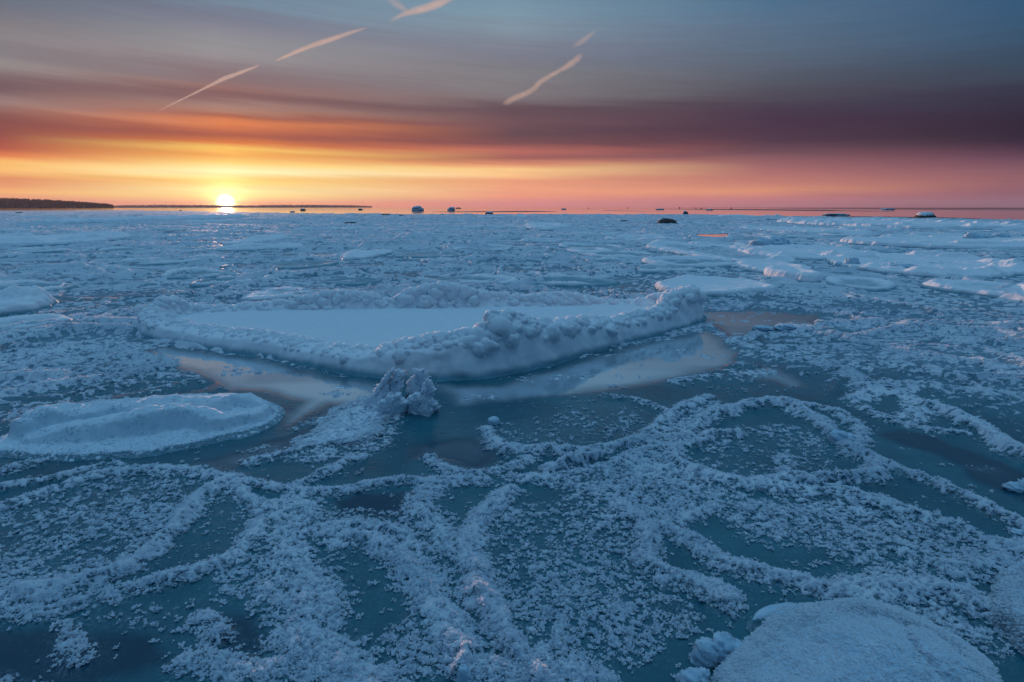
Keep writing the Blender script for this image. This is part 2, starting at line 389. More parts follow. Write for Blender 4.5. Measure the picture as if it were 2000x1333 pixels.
# ------------------------------------------------------------------ mesh helpers
def tag(o, label=None, cat=None, group=None, kind=None):
    if label: o['label'] = label
    if cat: o['category'] = cat
    if group: o['group'] = group
    if kind: o['kind'] = kind
    return o
def empty(name, loc, label, cat, group=None):
    o = bpy.data.objects.new(name, None); C.objects.link(o); o.location = loc
    return tag(o, label, cat, group)
def mesh_np(name, V, Fc, mat, parent=None, attrs=None, smooth=True, origin=None):
    """V (n,3) world coordinates, Fc (m,k) faces"""
    V = np.asarray(V, np.float32); Fc = np.asarray(Fc, np.int64)
    if origin is None: origin = (0, 0, 0) if parent is None else tuple(parent.location)
    me = bpy.data.meshes.new(name)
    me.vertices.add(len(V)); me.vertices.foreach_set('co', (V - np.array(origin, np.float32)).ravel())
    k = Fc.shape[1]; m = len(Fc)
    me.loops.add(m*k); me.loops.foreach_set('vertex_index', Fc.ravel().astype(np.int32))
    me.polygons.add(m); me.polygons.foreach_set('loop_start', np.arange(0, m*k, k, dtype=np.int32))
    me.polygons.foreach_set('loop_total', np.full(m, k, np.int32))
    me.update(calc_edges=True)
    if smooth: me.polygons.foreach_set('use_smooth', np.ones(m, bool))
    for an, av in (attrs or {}).items():
        a = me.attributes.new(an, 'FLOAT', 'POINT'); a.data.foreach_set('value', np.asarray(av, np.float32))
    me.materials.append(mat); me.validate()
    o = bpy.data.objects.new(name, me); C.objects.link(o)
    if parent is None: o.location = origin
    else: o.parent = parent
    return o
def subset(V, Fc, mask, attrs=None):
    f = Fc[mask]; u, inv = np.unique(f, return_inverse=True)
    return V[u], inv.reshape(f.shape), {k: v[u] for k, v in (attrs or {}).items()}
def grid_faces(nr, nc):
    i = np.arange(nr-1)[:, None]*nc + np.arange(nc-1)[None, :]
    return np.stack([i, i+1, i+nc+1, i+nc], -1).reshape(-1, 4)

# ------------------------------------------------------------------ materials
def new_mat(name):
    m = bpy.data.materials.new(name); m.use_nodes = True
    t = NT(m.node_tree); b = m.node_tree.nodes['Principled BSDF']
    return m, t, b
SNOWC = (.80, .84, .88, 1)
def mat_sheet():
    m, t, b = new_mat('frosted_sea_ice')
    geo = t.n('ShaderNodeNewGeometry').outputs['Position']
    fr = t.n('ShaderNodeAttribute', attribute_name='frost').outputs['Fac']
    po = t.n('ShaderNodeAttribute', attribute_name='pool').outputs['Fac']; sl = t.n('ShaderNodeAttribute', attribute_name='slush').outputs['Fac']
    n1 = t.noise(geo, 90, 3, .6); n2 = t.noise(geo, 1.6, 5, .65); n3 = t.noise(geo, 320, 2, .6); n5 = t.noise(geo, 1.3, 6, .7)
    f = t.m('ADD', fr, t.m('MULTIPLY', t.m('SUBTRACT', n1, .5), .5), clamp=True)
    f = t.mr(f, .2, .75, 0, 1, True)
    ice = t.mix(t.mr(n2, .35, .7), (.003,.084,.124,1), (.018,.165,.210,1))
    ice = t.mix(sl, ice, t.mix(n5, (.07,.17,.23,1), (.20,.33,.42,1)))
    ice = t.mix(po, ice, (.002,.050,.088,1))
    ice = t.mix(t.m('MULTIPLY', fr, .5), ice, (.16,.26,.33,1))
    col = t.mix(f, ice, t.mix(t.mr(n5, .35, .62), (.42,.52,.60,1), (.72,.77,.82,1)))
    du = t.n('ShaderNodeAttribute', attribute_name='dust').outputs['Fac']
    sp1 = t.mr(t.noise(geo, 170, 3, .6), .50, .66, 0, 1, True); sp2 = t.mr(t.noise(geo, 62, 4, .65), .48, .66, 0, 1, True)
    dk = t.m('MULTIPLY', t.m('MULTIPLY', t.m('ADD', sp1, sp2, clamp=True), du), .32)
    col = t.mix(dk, col, (.50,.66,.78,1))
    ro = t.mix(f, t.mix(po, t.mix(sl, (.25,)*3+(1,), (.55,)*3+(1,)), (.05,)*3+(1,)), (.85,)*3+(1,))
    t.put(b.inputs['Roughness'], ro)
    gl = t.n('ShaderNodeAttribute', attribute_name='glass').outputs['Fac']; t.put(b.inputs['IOR'], t.mr(gl, 0, 1, 1.42, 2.0)); t.put(b.inputs['Metallic'], t.m('MULTIPLY', t.m('MULTIPLY', gl, .62), t.m('SUBTRACT', 1.0, f)))
    col2 = t.mix(t.m('MULTIPLY', gl, t.m('SUBTRACT', 1.0, f)), col, (.62,.74,.80,1)); t.put(b.inputs['Base Color'], col2)
    # ripples frozen into the young ice, grains in the frost
    st = t.n('ShaderNodeMapping'); st.inputs['Scale'].default_value = (1.0, 2.6, 1); st.inputs['Rotation'].default_value = (0,0,.25); t.put(st.inputs[0], geo)
    rip = t.noise(st.outputs[0], 9, 4, .55, .6)
    hgt = t.m('ADD', t.m('MULTIPLY', rip, t.mix(po, (.008,)*3+(1,), (.0006,)*3+(1,))), t.m('MULTIPLY', t.m('MULTIPLY', n3, f), .004))
    bp = t.n('ShaderNodeBump'); bp.inputs['Strength'].default_value = .6; bp.inputs['Distance'].default_value = 1.0
    t.put(bp.inputs['Height'], hgt); t.put(b.inputs['Normal'], bp.outputs[0])
    return m
def mat_snow(name='snow', col=SNOWC, grain=.0012, gs=160, tint=(.70,.77,.83,1)):
    m, t, b = new_mat(name)
    geo = t.n('ShaderNodeNewGeometry').outputs['Position']
    n1 = t.noise(geo, 14, 5, .6); n2 = t.noise(geo, gs, 3, .6)
    t.put(b.inputs['Base Color'], t.mix(t.mr(n1, .3, .7), tint, col))
    b.inputs['Roughness'].default_value = .8; b.inputs['IOR'].default_value = 1.31
    b.inputs['Specular IOR Level'].default_value = .25
    bp = t.n('ShaderNodeBump'); bp.inputs['Strength'].default_value = .7; bp.inputs['Distance'].default_value = 1.0
    t.put(bp.inputs['Height'], t.m('MULTIPLY', n2, grain)); t.put(b.inputs['Normal'], bp.outputs[0])
    return m
def mat_layered():
    m, t, b = new_mat('snow_over_ice')
    geo = t.n('ShaderNodeNewGeometry').outputs['Position']
    sp = t.n('ShaderNodeSeparateXYZ'); t.put(sp.inputs[0], geo)
    n1 = t.noise(geo, 14, 5, .6); n2 = t.noise(geo, 150, 3, .6); n3 = t.noise(geo, 5, 4, .6)
    k = t.mr(t.m('ADD', sp.outputs[2], t.m('MULTIPLY', t.m('SUBTRACT', n3, .5), .05)), .015, .080, 0, 1, True)
    snow = t.mix(t.mr(n1, .3, .7), (.76,.82,.87,1), (.86,.89,.92,1))
    t.put(b.inputs['Base Color'], t.mix(k, t.mix(n1, (.05,.20,.27,1), (.22,.42,.50,1)), snow))
    t.put(b.inputs['Roughness'], t.mr(k, 0, 1, .5, .85)); b.inputs['IOR'].default_value = 1.31; b.inputs['Specular IOR Level'].default_value = .2
    bp = t.n('ShaderNodeBump'); bp.inputs['Strength'].default_value = .7; bp.inputs['Distance'].default_value = 1.0
    t.put(bp.inputs['Height'], t.m('ADD', t.m('MULTIPLY', n2, .0015), t.m('MULTIPLY', n1, .004))); t.put(b.inputs['Normal'], bp.outputs[0])
    return m
def mat_edge():
    m, t, b = new_mat('bare_ice_edge')
    geo = t.n('ShaderNodeNewGeometry').outputs['Position']
    sp = t.n('ShaderNodeSeparateXYZ'); t.put(sp.inputs[0], geo)
    st = t.n('ShaderNodeMapping'); st.inputs['Scale'].default_value = (1, 1, 1.6); t.put(st.inputs[0], geo)
    n1 = t.noise(st.outputs[0], 22, 5, .65); n2 = t.noise(geo, 140, 3, .6)
    k = t.mr(t.m('ADD', n1, t.m('MULTIPLY', sp.outputs[2], 1.6)), .45, .85)
    t.put(b.inputs['Base Color'], t.mix(k, (.10,.27,.33,1), (.52,.66,.74,1)))
    b.inputs['Roughness'].default_value = .5; b.inputs['IOR'].default_value = 1.31; b.inputs['Specular IOR Level'].default_value = .2
    bp = t.n('ShaderNodeBump'); bp.inputs['Strength'].default_value = .8; bp.inputs['Distance'].default_value = 1.0
    t.put(bp.inputs['Height'], t.m('ADD', t.m('MULTIPLY', n1, .008), t.m('MULTIPLY', n2, .003))); t.put(b.inputs['Normal'], bp.outputs[0])
    return m
def mat_flower(name='hoar_frost', ca=(.50,.66,.80,1), cb=(.90,.94,.97,1)):
    m, t, b = new_mat(name)
    geo = t.n('ShaderNodeNewGeometry').outputs['Position']
    b.inputs['Roughness'].default_value = .6; b.inputs['IOR'].default_value = 1.31
    t.put(b.inputs['Base Color'], t.mix(t.noise(geo, 30, 2), ca, cb))
    tr = t.n('ShaderNodeBsdfTranslucent'); tr.inputs[0].default_value = (.75,.82,.88,1)
    mx = t.n('ShaderNodeMixShader'); mx.inputs[0].default_value = .4
    t.put(mx.inputs[1], b.outputs[0]); t.put(mx.inputs[2], tr.outputs[0])
    out = [n for n in m.node_tree.nodes if n.type == 'OUTPUT_MATERIAL'][0]
    t.put(out.inputs[0], mx.outputs[0])
    return m
def mat_sea():
    m, t, b = new_mat('sea_water')
    geo = t.n('ShaderNodeNewGeometry').outputs['Position']
    b.inputs['Base Color'].default_value = (.008,.045,.07,1); b.inputs['Roughness'].default_value = .05; b.inputs['IOR'].default_value = 1.33
    st = t.n('ShaderNodeMapping'); st.inputs['Scale'].default_value = (.35, 1.0, 1); t.put(st.inputs[0], geo)
    n = t.noise(st.outputs[0], .9, 5, .6); n2 = t.noise(st.outputs[0], .06, 3, .5)
    bp = t.n('ShaderNodeBump'); bp.inputs['Strength'].default_value = .35; bp.inputs['Distance'].default_value = 1.0
    t.put(bp.inputs['Height'], t.m('MULTIPLY', n, t.mr(n2, .42, .62, .006, .045))); t.put(b.inputs['Normal'], bp.outputs[0])
    return m
def mat_rock():
    m, t, b = new_mat('wet_rock')
    geo = t.n('ShaderNodeNewGeometry').outputs['Position']
    t.put(b.inputs['Base Color'], t.mix(t.noise(geo, 3, 5, .7), (.02,.018,.018,1), (.075,.06,.055,1)))
    b.inputs['Roughness'].default_value = .75; return m
def mat_plain(name, c, r=.8, c2=None, s=1.0):
    m, t, b = new_mat(name)
    geo = t.n('ShaderNodeNewGeometry').outputs['Position']
    t.put(b.inputs['Base Color'], t.mix(t.mr(t.noise(geo, s, 4, .6), .35, .65), c, c2 or tuple(v*.7 for v in c[:3])+(1,)))
    b.inputs['Roughness'].default_value = r; return m
M_SHEET = mat_sheet(); M_SNOW = mat_snow(); M_DECK = mat_snow('wind_packed_snow', (.78,.84,.88,1), .002, 220, (.70,.78,.84,1))
M_ROUGH = mat_snow('frosted_snow', (.60,.74,.83,1), .005, 130, (.36,.56,.70,1)); M_EDGE = mat_edge(); M_LAY = mat_layered(); M_FL = mat_flower(); M_FLW = mat_flower('white_hoar_frost', (.66,.77,.85,1), (.84,.89,.93,1)); M_SEA = mat_sea(); M_ROCK = mat_rock()
M_SLUSH = mat_plain('grey_slush', (.25,.36,.44,1), .5, (.45,.55,.62,1), 6)

# ------------------------------------------------------------------ sea (one sheet to the horizon)
def ring_plane(name, z, r0, r1, mat, n=96):
    rr = [0] + list(np.geomspace(r0, r1, 24)); V = []; 
    for r in rr[1:]:
        for k in range(n): V.append((r*math.cos(2*math.pi*k/n), r*math.sin(2*math.pi*k/n), z))
    V.append((0,0,z)); Fq = []
    for i in range(len(rr)-2):
        for k in range(n): Fq.append((i*n+k, i*n+(k+1)%n, (i+1)*n+(k+1)%n, (i+1)*n+k))
    for k in range(n): Fq.append((len(V)-1, k, (k+1)%n, (k+1)%n))
    me = bpy.data.meshes.new(name); me.from_pydata(V, [], [tuple(dict.fromkeys(f)) for f in Fq]); me.materials.append(mat)
    o = bpy.data.objects.new(name, me); C.objects.link(o); return o
tag(ring_plane('sea', -.045, 20, 45000, M_SEA), kind='structure')

# ------------------------------------------------------------------ foreground pancakes, cut out of the sheet as things
PANS = [
 ('round ice pancake at the left edge, thickly sprinkled with frost inside a double rim', [(-90,1010),(0,975),(120,938),(224,912),(360,916),(450,938),(416,962),(384,985),(360,1020),(332,1054),(304,1082),(272,1112),(192,1142),(72,1174),(-90,1215)]),
 ('small lens-shaped ice pancake, dark and nearly bare, wedged against the frosty diagonal rim', [(458,948),(476,962),(510,986),(524,1024),(504,1060),(468,1094),(424,1116),(376,1132),(300,1146),(280,1118),(312,1088),(340,1056),(370,1022),(392,988),(424,964)]),
 ('dark sparsely frosted ice pancake at the bottom edge, thick frosty rim on its right', [(572,1050),(700,1028),(745,1032),(790,1070),(822,1120),(850,1190),(890,1260),(920,1345),(700,1360),(640,1300),(612,1240),(622,1180),(585,1110)]),
 ('wide ice pancake at the bottom centre, evenly sprinkled with small frost flowers', [(990,960),(1150,955),(1210,985),(1250,1012),(1272,1040),(1266,1110),(1302,1136),(1390,1160),(1330,1250),(1300,1345),(1060,1345),(1000,1262),(930,1160),(912,1085),(940,1015)]),
 ('roundest ice pancake, a raised ring of frost curling around smooth teal ice', [(1405,800),(1442,793),(1487,785),(1535,786),(1580,806),(1626,842),(1655,866),(1712,896),(1722,926),(1694,943),(1637,948),(1525,952),(1469,958),(1410,951),(1337,925),(1308,900),(1314,872),(1340,845),(1375,815)]),
 ('smooth grey ice pancake with a ragged frost rim, in front of the large floe', [(950,838),(1000,815),(1100,792),(1190,774),(1280,770),(1340,780),(1310,815),(1280,840),(1235,868),(1160,890),(1080,888),(1000,888),(960,874)]),
 ('ice pancake behind the snowy corner floe, bare dark ice in its lower half', [(1291,1030),(1400,995),(1480,990),(1600,1010),(1700,1045),(1780,1080),(1820,1130),(1700,1160),(1640,1170),(1562,1150),(1510,1132),(1457,1122),(1412,1112),(1370,1088),(1335,1058)]),
 ('small frosted ice pancake on the right, beside the dark diagonal lead', [(1662,787),(1690,765),(1731,760),(1790,775),(1812,810),(1775,832),(1731,824),(1686,805)]),
 ('thin dark bare ice pancake in front of the jagged split shards', [(560,970),(660,968),(780,946),(840,950),(815,1000),(740,1026),(640,1028),(600,995)]),
 ('oval ice pancake with a low white rim beside the tan pool', [(1425,668),(1470,656),(1540,653),(1640,656),(1725,677),(1775,698),(1745,716),(1660,717),(1555,712),(1495,699),(1460,685)]),
]
PANG = [(lab, smooth_poly(G(p), 1)) for lab, p in PANS]

# ------------------------------------------------------------------ the ice sheet
NC = 1800
az = np.radians(np.linspace(-58, 58, NC))
dep = np.concatenate([np.arange(53, 20, -.055), np.arange(20, 6, -.034), np.arange(6, 1.5, -.02), np.arange(1.5, .22, -.008)])
rr = H/np.tan(np.radians(dep)); NR = len(rr)
A_, R_ = np.meshgrid(az, rr)
X = R_*np.sin(A_); Y = R_*np.cos(A_)
h, cov, pool, glass = sheet_field(X, Y)
n = frost_noise(X.ravel(), Y.ravel(), R_.ravel()).reshape(X.shape)
frost = sstep(-.03, .20, cov - n - .27*(1-sstep(3,6,R_)))
fine = vnoise(X*110, Y*110, 77)
nearw = 1 - sstep(3.5, 9, R_)
Z = h + frost*(.002 + .008*np.clip(cov-n, 0, .7)*(1+.6*nearw)) + frost*nearw*.003*(fine-.5)
Z += (1-nearw)*frost*.007*(n-.5)*np.clip(R_/12, 0, 2)
edge_r = np.interp(A_, EA, ER)
edge_r *= 1 + .16*(fbm(X/6, Y/14, 4, 61)-.5) + .10*(vnoise(X/1.7, Y/5, 62)-.5)
over = sstep(0, .02, (R_-edge_r)/edge_r)
Z = Z*(1-over) - .12*over
Vs = np.stack([X, Y, Z], -1).reshape(-1, 3); Fs = grid_faces(NR, NC)
ctr = (Vs[Fs[:,0]] + Vs[Fs[:,2]])*.5
owner = np.zeros(len(Fs), np.int32)
jit = (fbm(ctr[:,0]*14, ctr[:,1]*14, 2, 63)-.5)*.03
for k, (lab, poly) in enumerate(PANG):
    ix = near_mask(ctr[:,0], ctr[:,1], poly, .1)[0]
    ins = inside(ctr[ix,0]+jit[ix], ctr[ix,1]+jit[ix], poly) & (owner[ix] == 0)
    owner[ix[ins]] = k+1
gone = over.reshape(-1)[Fs].min(axis=1) > .99
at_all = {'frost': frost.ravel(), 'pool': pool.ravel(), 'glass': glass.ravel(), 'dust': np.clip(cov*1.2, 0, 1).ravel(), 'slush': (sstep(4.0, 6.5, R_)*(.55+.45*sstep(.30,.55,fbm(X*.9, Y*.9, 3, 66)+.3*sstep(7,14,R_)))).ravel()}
v, f, a = subset(Vs, Fs, (owner == 0) & ~gone, at_all)
tag(mesh_np('ice_sheet', v, f, M_SHEET, attrs=a), kind='structure')
pan_roots = []
for k, (lab, poly) in enumerate(PANG):
    cx = float(np.mean([p[0] for p in poly])); cy = float(np.mean([p[1] for p in poly]))
    root = empty('ice_pancake', (cx, cy, 0), lab, 'ice pancake')
    v, f, a = subset(Vs, Fs, owner == k+1, at_all)
    mesh_np('ice_plate', v, f, M_SHEET, root, a)
    pan_roots.append(root)
del Vs, Fs, ctr, X, Y, Z, h, cov, pool, n, frost, A_, R_, over, fine

# ------------------------------------------------------------------ floes: snow-covered slabs with raised rims
def floe(label, poly, fb=.06, crest=(), win=.13, split=True, one=None, edgemat=None, floor_h=0.0, ridges=(), rim=None, res=.012, lump=.10, lumpf=5.0, rough=.012, name='ice_floe', cat='ice floe', deck=True, edge_w=.05, fur=0, group=None, zdrop=-.09, rimmat=None, deckmat=None, warp=.03, tilt=(0,0)):
    esc = 1.0 if res < .02 else .35
    """poly: ground outline. ridges: list of (points [(x,y,h,w)...]). rim: (height, width, patchiness)"""
    poly = smooth_poly(poly, 2)
    xs = [p[0] for p in poly]; ys = [p[1] for p in poly]; pad = .08
    nx = max(8, int((max(xs)-min(xs)+2*pad)/res)); ny = max(8, int((max(ys)-min(ys)+2*pad)/res))
    gx = np.linspace(min(xs)-pad, max(xs)+pad, nx); gy = np.linspace(min(ys)-pad, max(ys)+pad, ny)
    X, Y = np.meshgrid(gx, gy)
    crest_d = [(pts, list(signed(np.array([p[0] for p in pts]), np.array([p[1] for p in pts]), poly))) for pts in crest]
    def hf(X, Y):
        d = signed(X, Y, poly) + warp*(fbm(X*7*esc, Y*7*esc, 3, 71)-.5) + .006*(fbm(X*14, Y*14, 2, 72)-.5)*(res<.02)
        base = fb*sstep(-.004, edge_w, d) + floor_h*sstep(edge_w*.8, edge_w*10, d)
        w1, w2, i1 = worley(X*lumpf+.25*fbm(X*7,Y*7,2,74), Y*lumpf+.25*fbm(X*7,Y*7,2,84), 3)
        w3, _, i3 = worley(X*lumpf*2.3+.3*fbm(X*13,Y*13,2,85), Y*lumpf*2.3, 6)
        d1 = np.sqrt(np.clip(1-(w1/.80)**2, 0, 1)); d3 = np.sqrt(np.clip(1-(w3/.80)**2, 0, 1))
        w5, _, i5 = worley(X*lumpf*5+.2*fbm(X*20,Y*20,2,86), Y*lumpf*5, 8)
        dome = d1*(.60+.40*i1)*.62 + d3*(.45+.55*i3)*.28 + np.clip(1-w5*1.2,0,1)*(.4+.6*i5)*.14
        z = base + sstep(.02, .1, d)*rough*(fbm(X*9, Y*9, 4, 75)-.5)
        rimz = np.zeros(X.shape)
        inn = sstep(-.01, .09, d)
        for pts in ridges:
            dd, (hh, ww) = seg_field(X + .05*(fbm(X*6,Y*6,2,76)-.5), Y + .05*(fbm(X*6,Y*6,2,77)-.5), [(p[0],p[1]) for p in pts], [(p[2],p[3]) for p in pts])
            q = np.sqrt(np.clip(1-(dd/(ww*1.12))**4, 0, 1))*(1-sstep(.75,1.12,dd/ww)*.6)
            rimz = np.maximum(rimz, hh*q*(1.15 - lump + lump*1.25*dome) + .006*q*(fbm(X*20,Y*20,3,78)-.5))
        for pts, dpt in crest_d:
            dd, (hh, D) = seg_field(X, Y, [(p[0],p[1]) for p in pts], [(p[2], q) for p, q in zip(pts, dpt)])
            D = np.maximum(D, .05); wob = .05*(fbm(X*5,Y*5,2,76)-.5)
            t = np.clip((d+wob)/D, 0, 1)
            fo = (1-(1-t)**2)**.5*.82 + .18*t
            fi = 1 - sstep(0, 1, (d+wob-D)/(win*(.7+.8*fbm(X*4,Y*4,2,87))))
            f = np.where(d+wob < D, fo, fi)
            cut = (dd < D*1.6 + .35)
            rimz = np.maximum(rimz, cut*hh*f*(1.20 - lump + lump*1.25*dome*(.55+.45*f)))
        if rim:
            rh, rw, patch = rim
            q = np.exp(-((d-rw)/(rw*.7))**2)
            mod = 1 - patch + patch*1.5*sstep(.4,.75,fbm(X*1.3+9, Y*1.3, 2, 79))
            rimz = np.maximum(rimz, rh*q*np.minimum(mod, 1.25)*(.40 + .70*dome))
        z = z + rimz*inn*(1-.0)
        z = z + (tilt[0]*(X-xs[0]) + tilt[1]*(Y-ys[0]))*sstep(0,.1,d)
        z = np.where(d < 0, np.maximum(zdrop, d*1.5), z)
        return z, d, rimz
    Z, d, rimz = hf(X, Y)
    dxn = .5*(fbm(X*9, Y*9+Z*9, 3, 81)-.5); dyn = .5*(fbm(X*9+5, Y*9+Z*9, 3, 82)-.5)
    amp = np.clip(rimz*.3, 0, .03) + np.where(d < edge_w*1.5, .008, 0)
    V = np.stack([X + dxn*amp*2, Y + dyn*amp*2, Z], -1).reshape(-1, 3); Fc = grid_faces(ny, nx)
    dc = d.ravel()[Fc].mean(1); zc = Z.ravel()[Fc].mean(1); rc = rimz.ravel()[Fc].mean(1)
    keep = d.ravel()[Fc].max(1) > -.035
    e_jit = edge_w*(1.0+.6*fbm(V[Fc[:,0],0]*9*esc, V[Fc[:,0],1]*9*esc, 3, 83))
    is_edge = keep & (dc < e_jit*.85) & (zc < fb*.85)
    is_rim = keep & ~is_edge & (rc > .018)
    if not split: is_rim &= False
    is_deck = keep & ~is_edge & ~is_rim
    cx, cy = (min(xs)+max(xs))/2, (min(ys)+max(ys))/2
    root = empty(name, (cx, cy, 0), label, cat, group)
    if one:
        v, f, _ = subset(V, Fc, keep); mesh_np('snowy_slab', v, f, one, root); return root, hf, poly
    for nm, mk, mt in (('ice_edge', is_edge, edgemat or M_EDGE), ('snow_rim', is_rim, rimmat or M_SNOW), ('snow_deck', is_deck, deckmat or M_DECK)):
        if mk.sum() > 3:
            v, f, _ = subset(V, Fc, mk); mesh_np(nm, v, f, mt, root)
    return root, hf, poly

def rp(L):      # ridge points from photo: (px, ground y, crest y, half width m)
    out = []
    for px, pg, pc, w in L:
        x, y = at(px, pg); out.append((x, y, height_at(px, pg, pc), w))
    return out
FB = .070
def rp2(L, fb):
    return [(x, y, max(.01, z-fb), w) for x, y, z, w in rp(L)]
big_outer = G([(262,640),(258,655),(300,669),(370,681),(450,692),(540,706),(620,723),(700,737),(770,745),(850,748),(940,742),(1020,729),(1080,716),(1150,696),(1230,674),(1300,656),(1350,642),(1381,628),(1375,614),(1340,602),(1200,597),(1000,599),(800,602),(600,606),(480,609),(380,611),(300,618),(270,628)])
back_r = rp2([(300,636,607,.19),(322,630,589,.19),(345,625,585,.19),(375,621,597,.17),(420,618,599,.19),(480,616,595,.19),(560,614,589,.21),(620,612,577,.25),(680,611,572,.27),(730,611,578,.23),(765,610,587,.21),(800,609,569,.25),(830,609,563,.27),(890,608,560,.28),(950,607,575,.25),(1000,606,579,.23),(1050,606,577,.23),(1100,605,573,.25),(1150,604,581,.21),(1200,604,588,.21),(1255,605,585,.23),(1300,609,573,.23),(1328,613,564,.23),(1350,622,587,.17)], FB)
front_r = rp2([(282,641,626,.12),(310,650,618,.14),(345,656,626,.13),(400,664,636,.12),(460,672,644,.12),(520,682,648,.13),(560,688,655,.13),(620,699,670,.13),(700,713,680,.14),(740,719,681,.16),(790,724,668,.19),(840,727,662,.20),(890,726,655,.20),(935,722,649,.20),(965,718,626,.20),(1010,711,626,.19),(1045,704,638,.17),(1085,696,630,.18),(1130,685,630,.15),(1180,671,628,.13),(1230,658,615,.14),(1280,646,604,.14),(1318,635,574,.14),(1345,626,568,.14),(1360,620,585,.10)], FB)
BIG = floe('large snow-rimmed ice floe in the calm pool, its flat deck walled by lumpy snow', big_outer, fb=FB, crest=[back_r, front_r], res=.008, lump=.34, lumpf=4.2, rough=.010, edge_w=.08, edgemat=M_LAY, rimmat=M_LAY)

M_CRUST = mat_snow('snow_crust', (.72,.82,.88,1), .005, 120, (.56,.70,.79,1))
# left floe with a wavy double crest
left_poly = G([(-70,880),(0,862),(52,832),(87,806),(140,792),(245,782),(315,778),(420,771),(490,774),(530,788),(562,802),(548,826),(490,851),(420,868),(350,882),(280,892),(210,899),(140,903),(70,897),(0,893),(-70,900)])
FL = .028
left_r = [rp2([(62,856,822,.07),(95,845,803,.09),(150,838,797,.10),(220,828,793,.10),(300,822,786,.10),(360,815,784,.09),(430,806,778,.08)], FL),
          rp2([(70,866,848,.06),(140,862,830,.08),(210,856,822,.08),(270,848,808,.08),(330,842,797,.07),(380,838,802,.06),(420,842,810,.06),(480,832,808,.06),(520,815,795,.05)], FL),
          rp2([(430,800,772,.05),(480,797,774,.05),(520,800,785,.05)], FL)]
_, hf_left, lp = floe('oval snow floe with a wavy drifted crest, lying at the left below the pool', left_poly, fb=FL, ridges=[[(p[0],p[1],p[2]*1.1,p[3]*1.1) for p in q] for q in left_r], res=.007, lump=.42, lumpf=4.5, rough=.028, edge_w=.045, deckmat=M_CRUST, rimmat=M_CRUST, warp=.06)

# corner floe, bottom right
corner_poly = G([(1392,1360),(1408,1310),(1430,1282),(1462,1252),(1510,1226),(1560,1202),(1620,1190),(1680,1189),(1740,1202),(1790,1226),(1850,1258),(1900,1300),(1948,1336),(1990,1400),(1960,1500),(1800,1580),(1600,1590),(1450,1520),(1385,1430)])
corner_poly = [(x, y) for x, y in corner_poly]
_, hf_corner, cpoly = floe('thick round snow floe filling the bottom right corner, furry with frost', corner_poly, fb=.055, floor_h=.035, rim=(.012, .045, .35), ridges=[[(*at(1800,1290),.016,.04),(*at(1830,1333),.018,.05),(*at(1900,1380),.018,.06)]], res=.0045, lump=.4, lumpf=15, rough=.024, edge_w=.028, deckmat=M_ROUGH, rimmat=M_ROUGH, warp=.05, split=False)
right_poly = G([(1913,1172),(1935,1150),(1965,1132),(2000,1118),(2060,1105),(2150,1110),(2200,1200),(2130,1290),(2040,1305),(1988,1280),(1960,1248),(1922,1215)])
_, hf_right, rpoly = floe('smaller frosted floe cut by the right edge, beside the dark gap', right_poly, fb=.050, rim=(.012, .045, .35), floor_h=.03, res=.005, lump=.4, lumpf=14, rough=.02, edge_w=.03, deckmat=M_ROUGH, rimmat=M_ROUGH, warp=.06, split=False)
# a lip of tilted ice against the corner floe
floe('grey tilted lip of ice pressed up along the back of the corner floe', G([(1452,1232),(1458,1210),(1500,1192),(1560,1182),(1620,1174),(1665,1180),(1620,1187),(1560,1196),(1510,1215),(1475,1240)]), fb=.03, ridges=[rp2([(1470,1222,1200,.02),(1520,1205,1183,.022),(1580,1190,1172,.022),(1640,1180,1168,.02)], .03)], res=.004, lump=.5, lumpf=14, name='ice_ridge', cat='ice ridge', edge_w=.02, rough=.01, rimmat=M_ROUGH, deckmat=M_ROUGH)

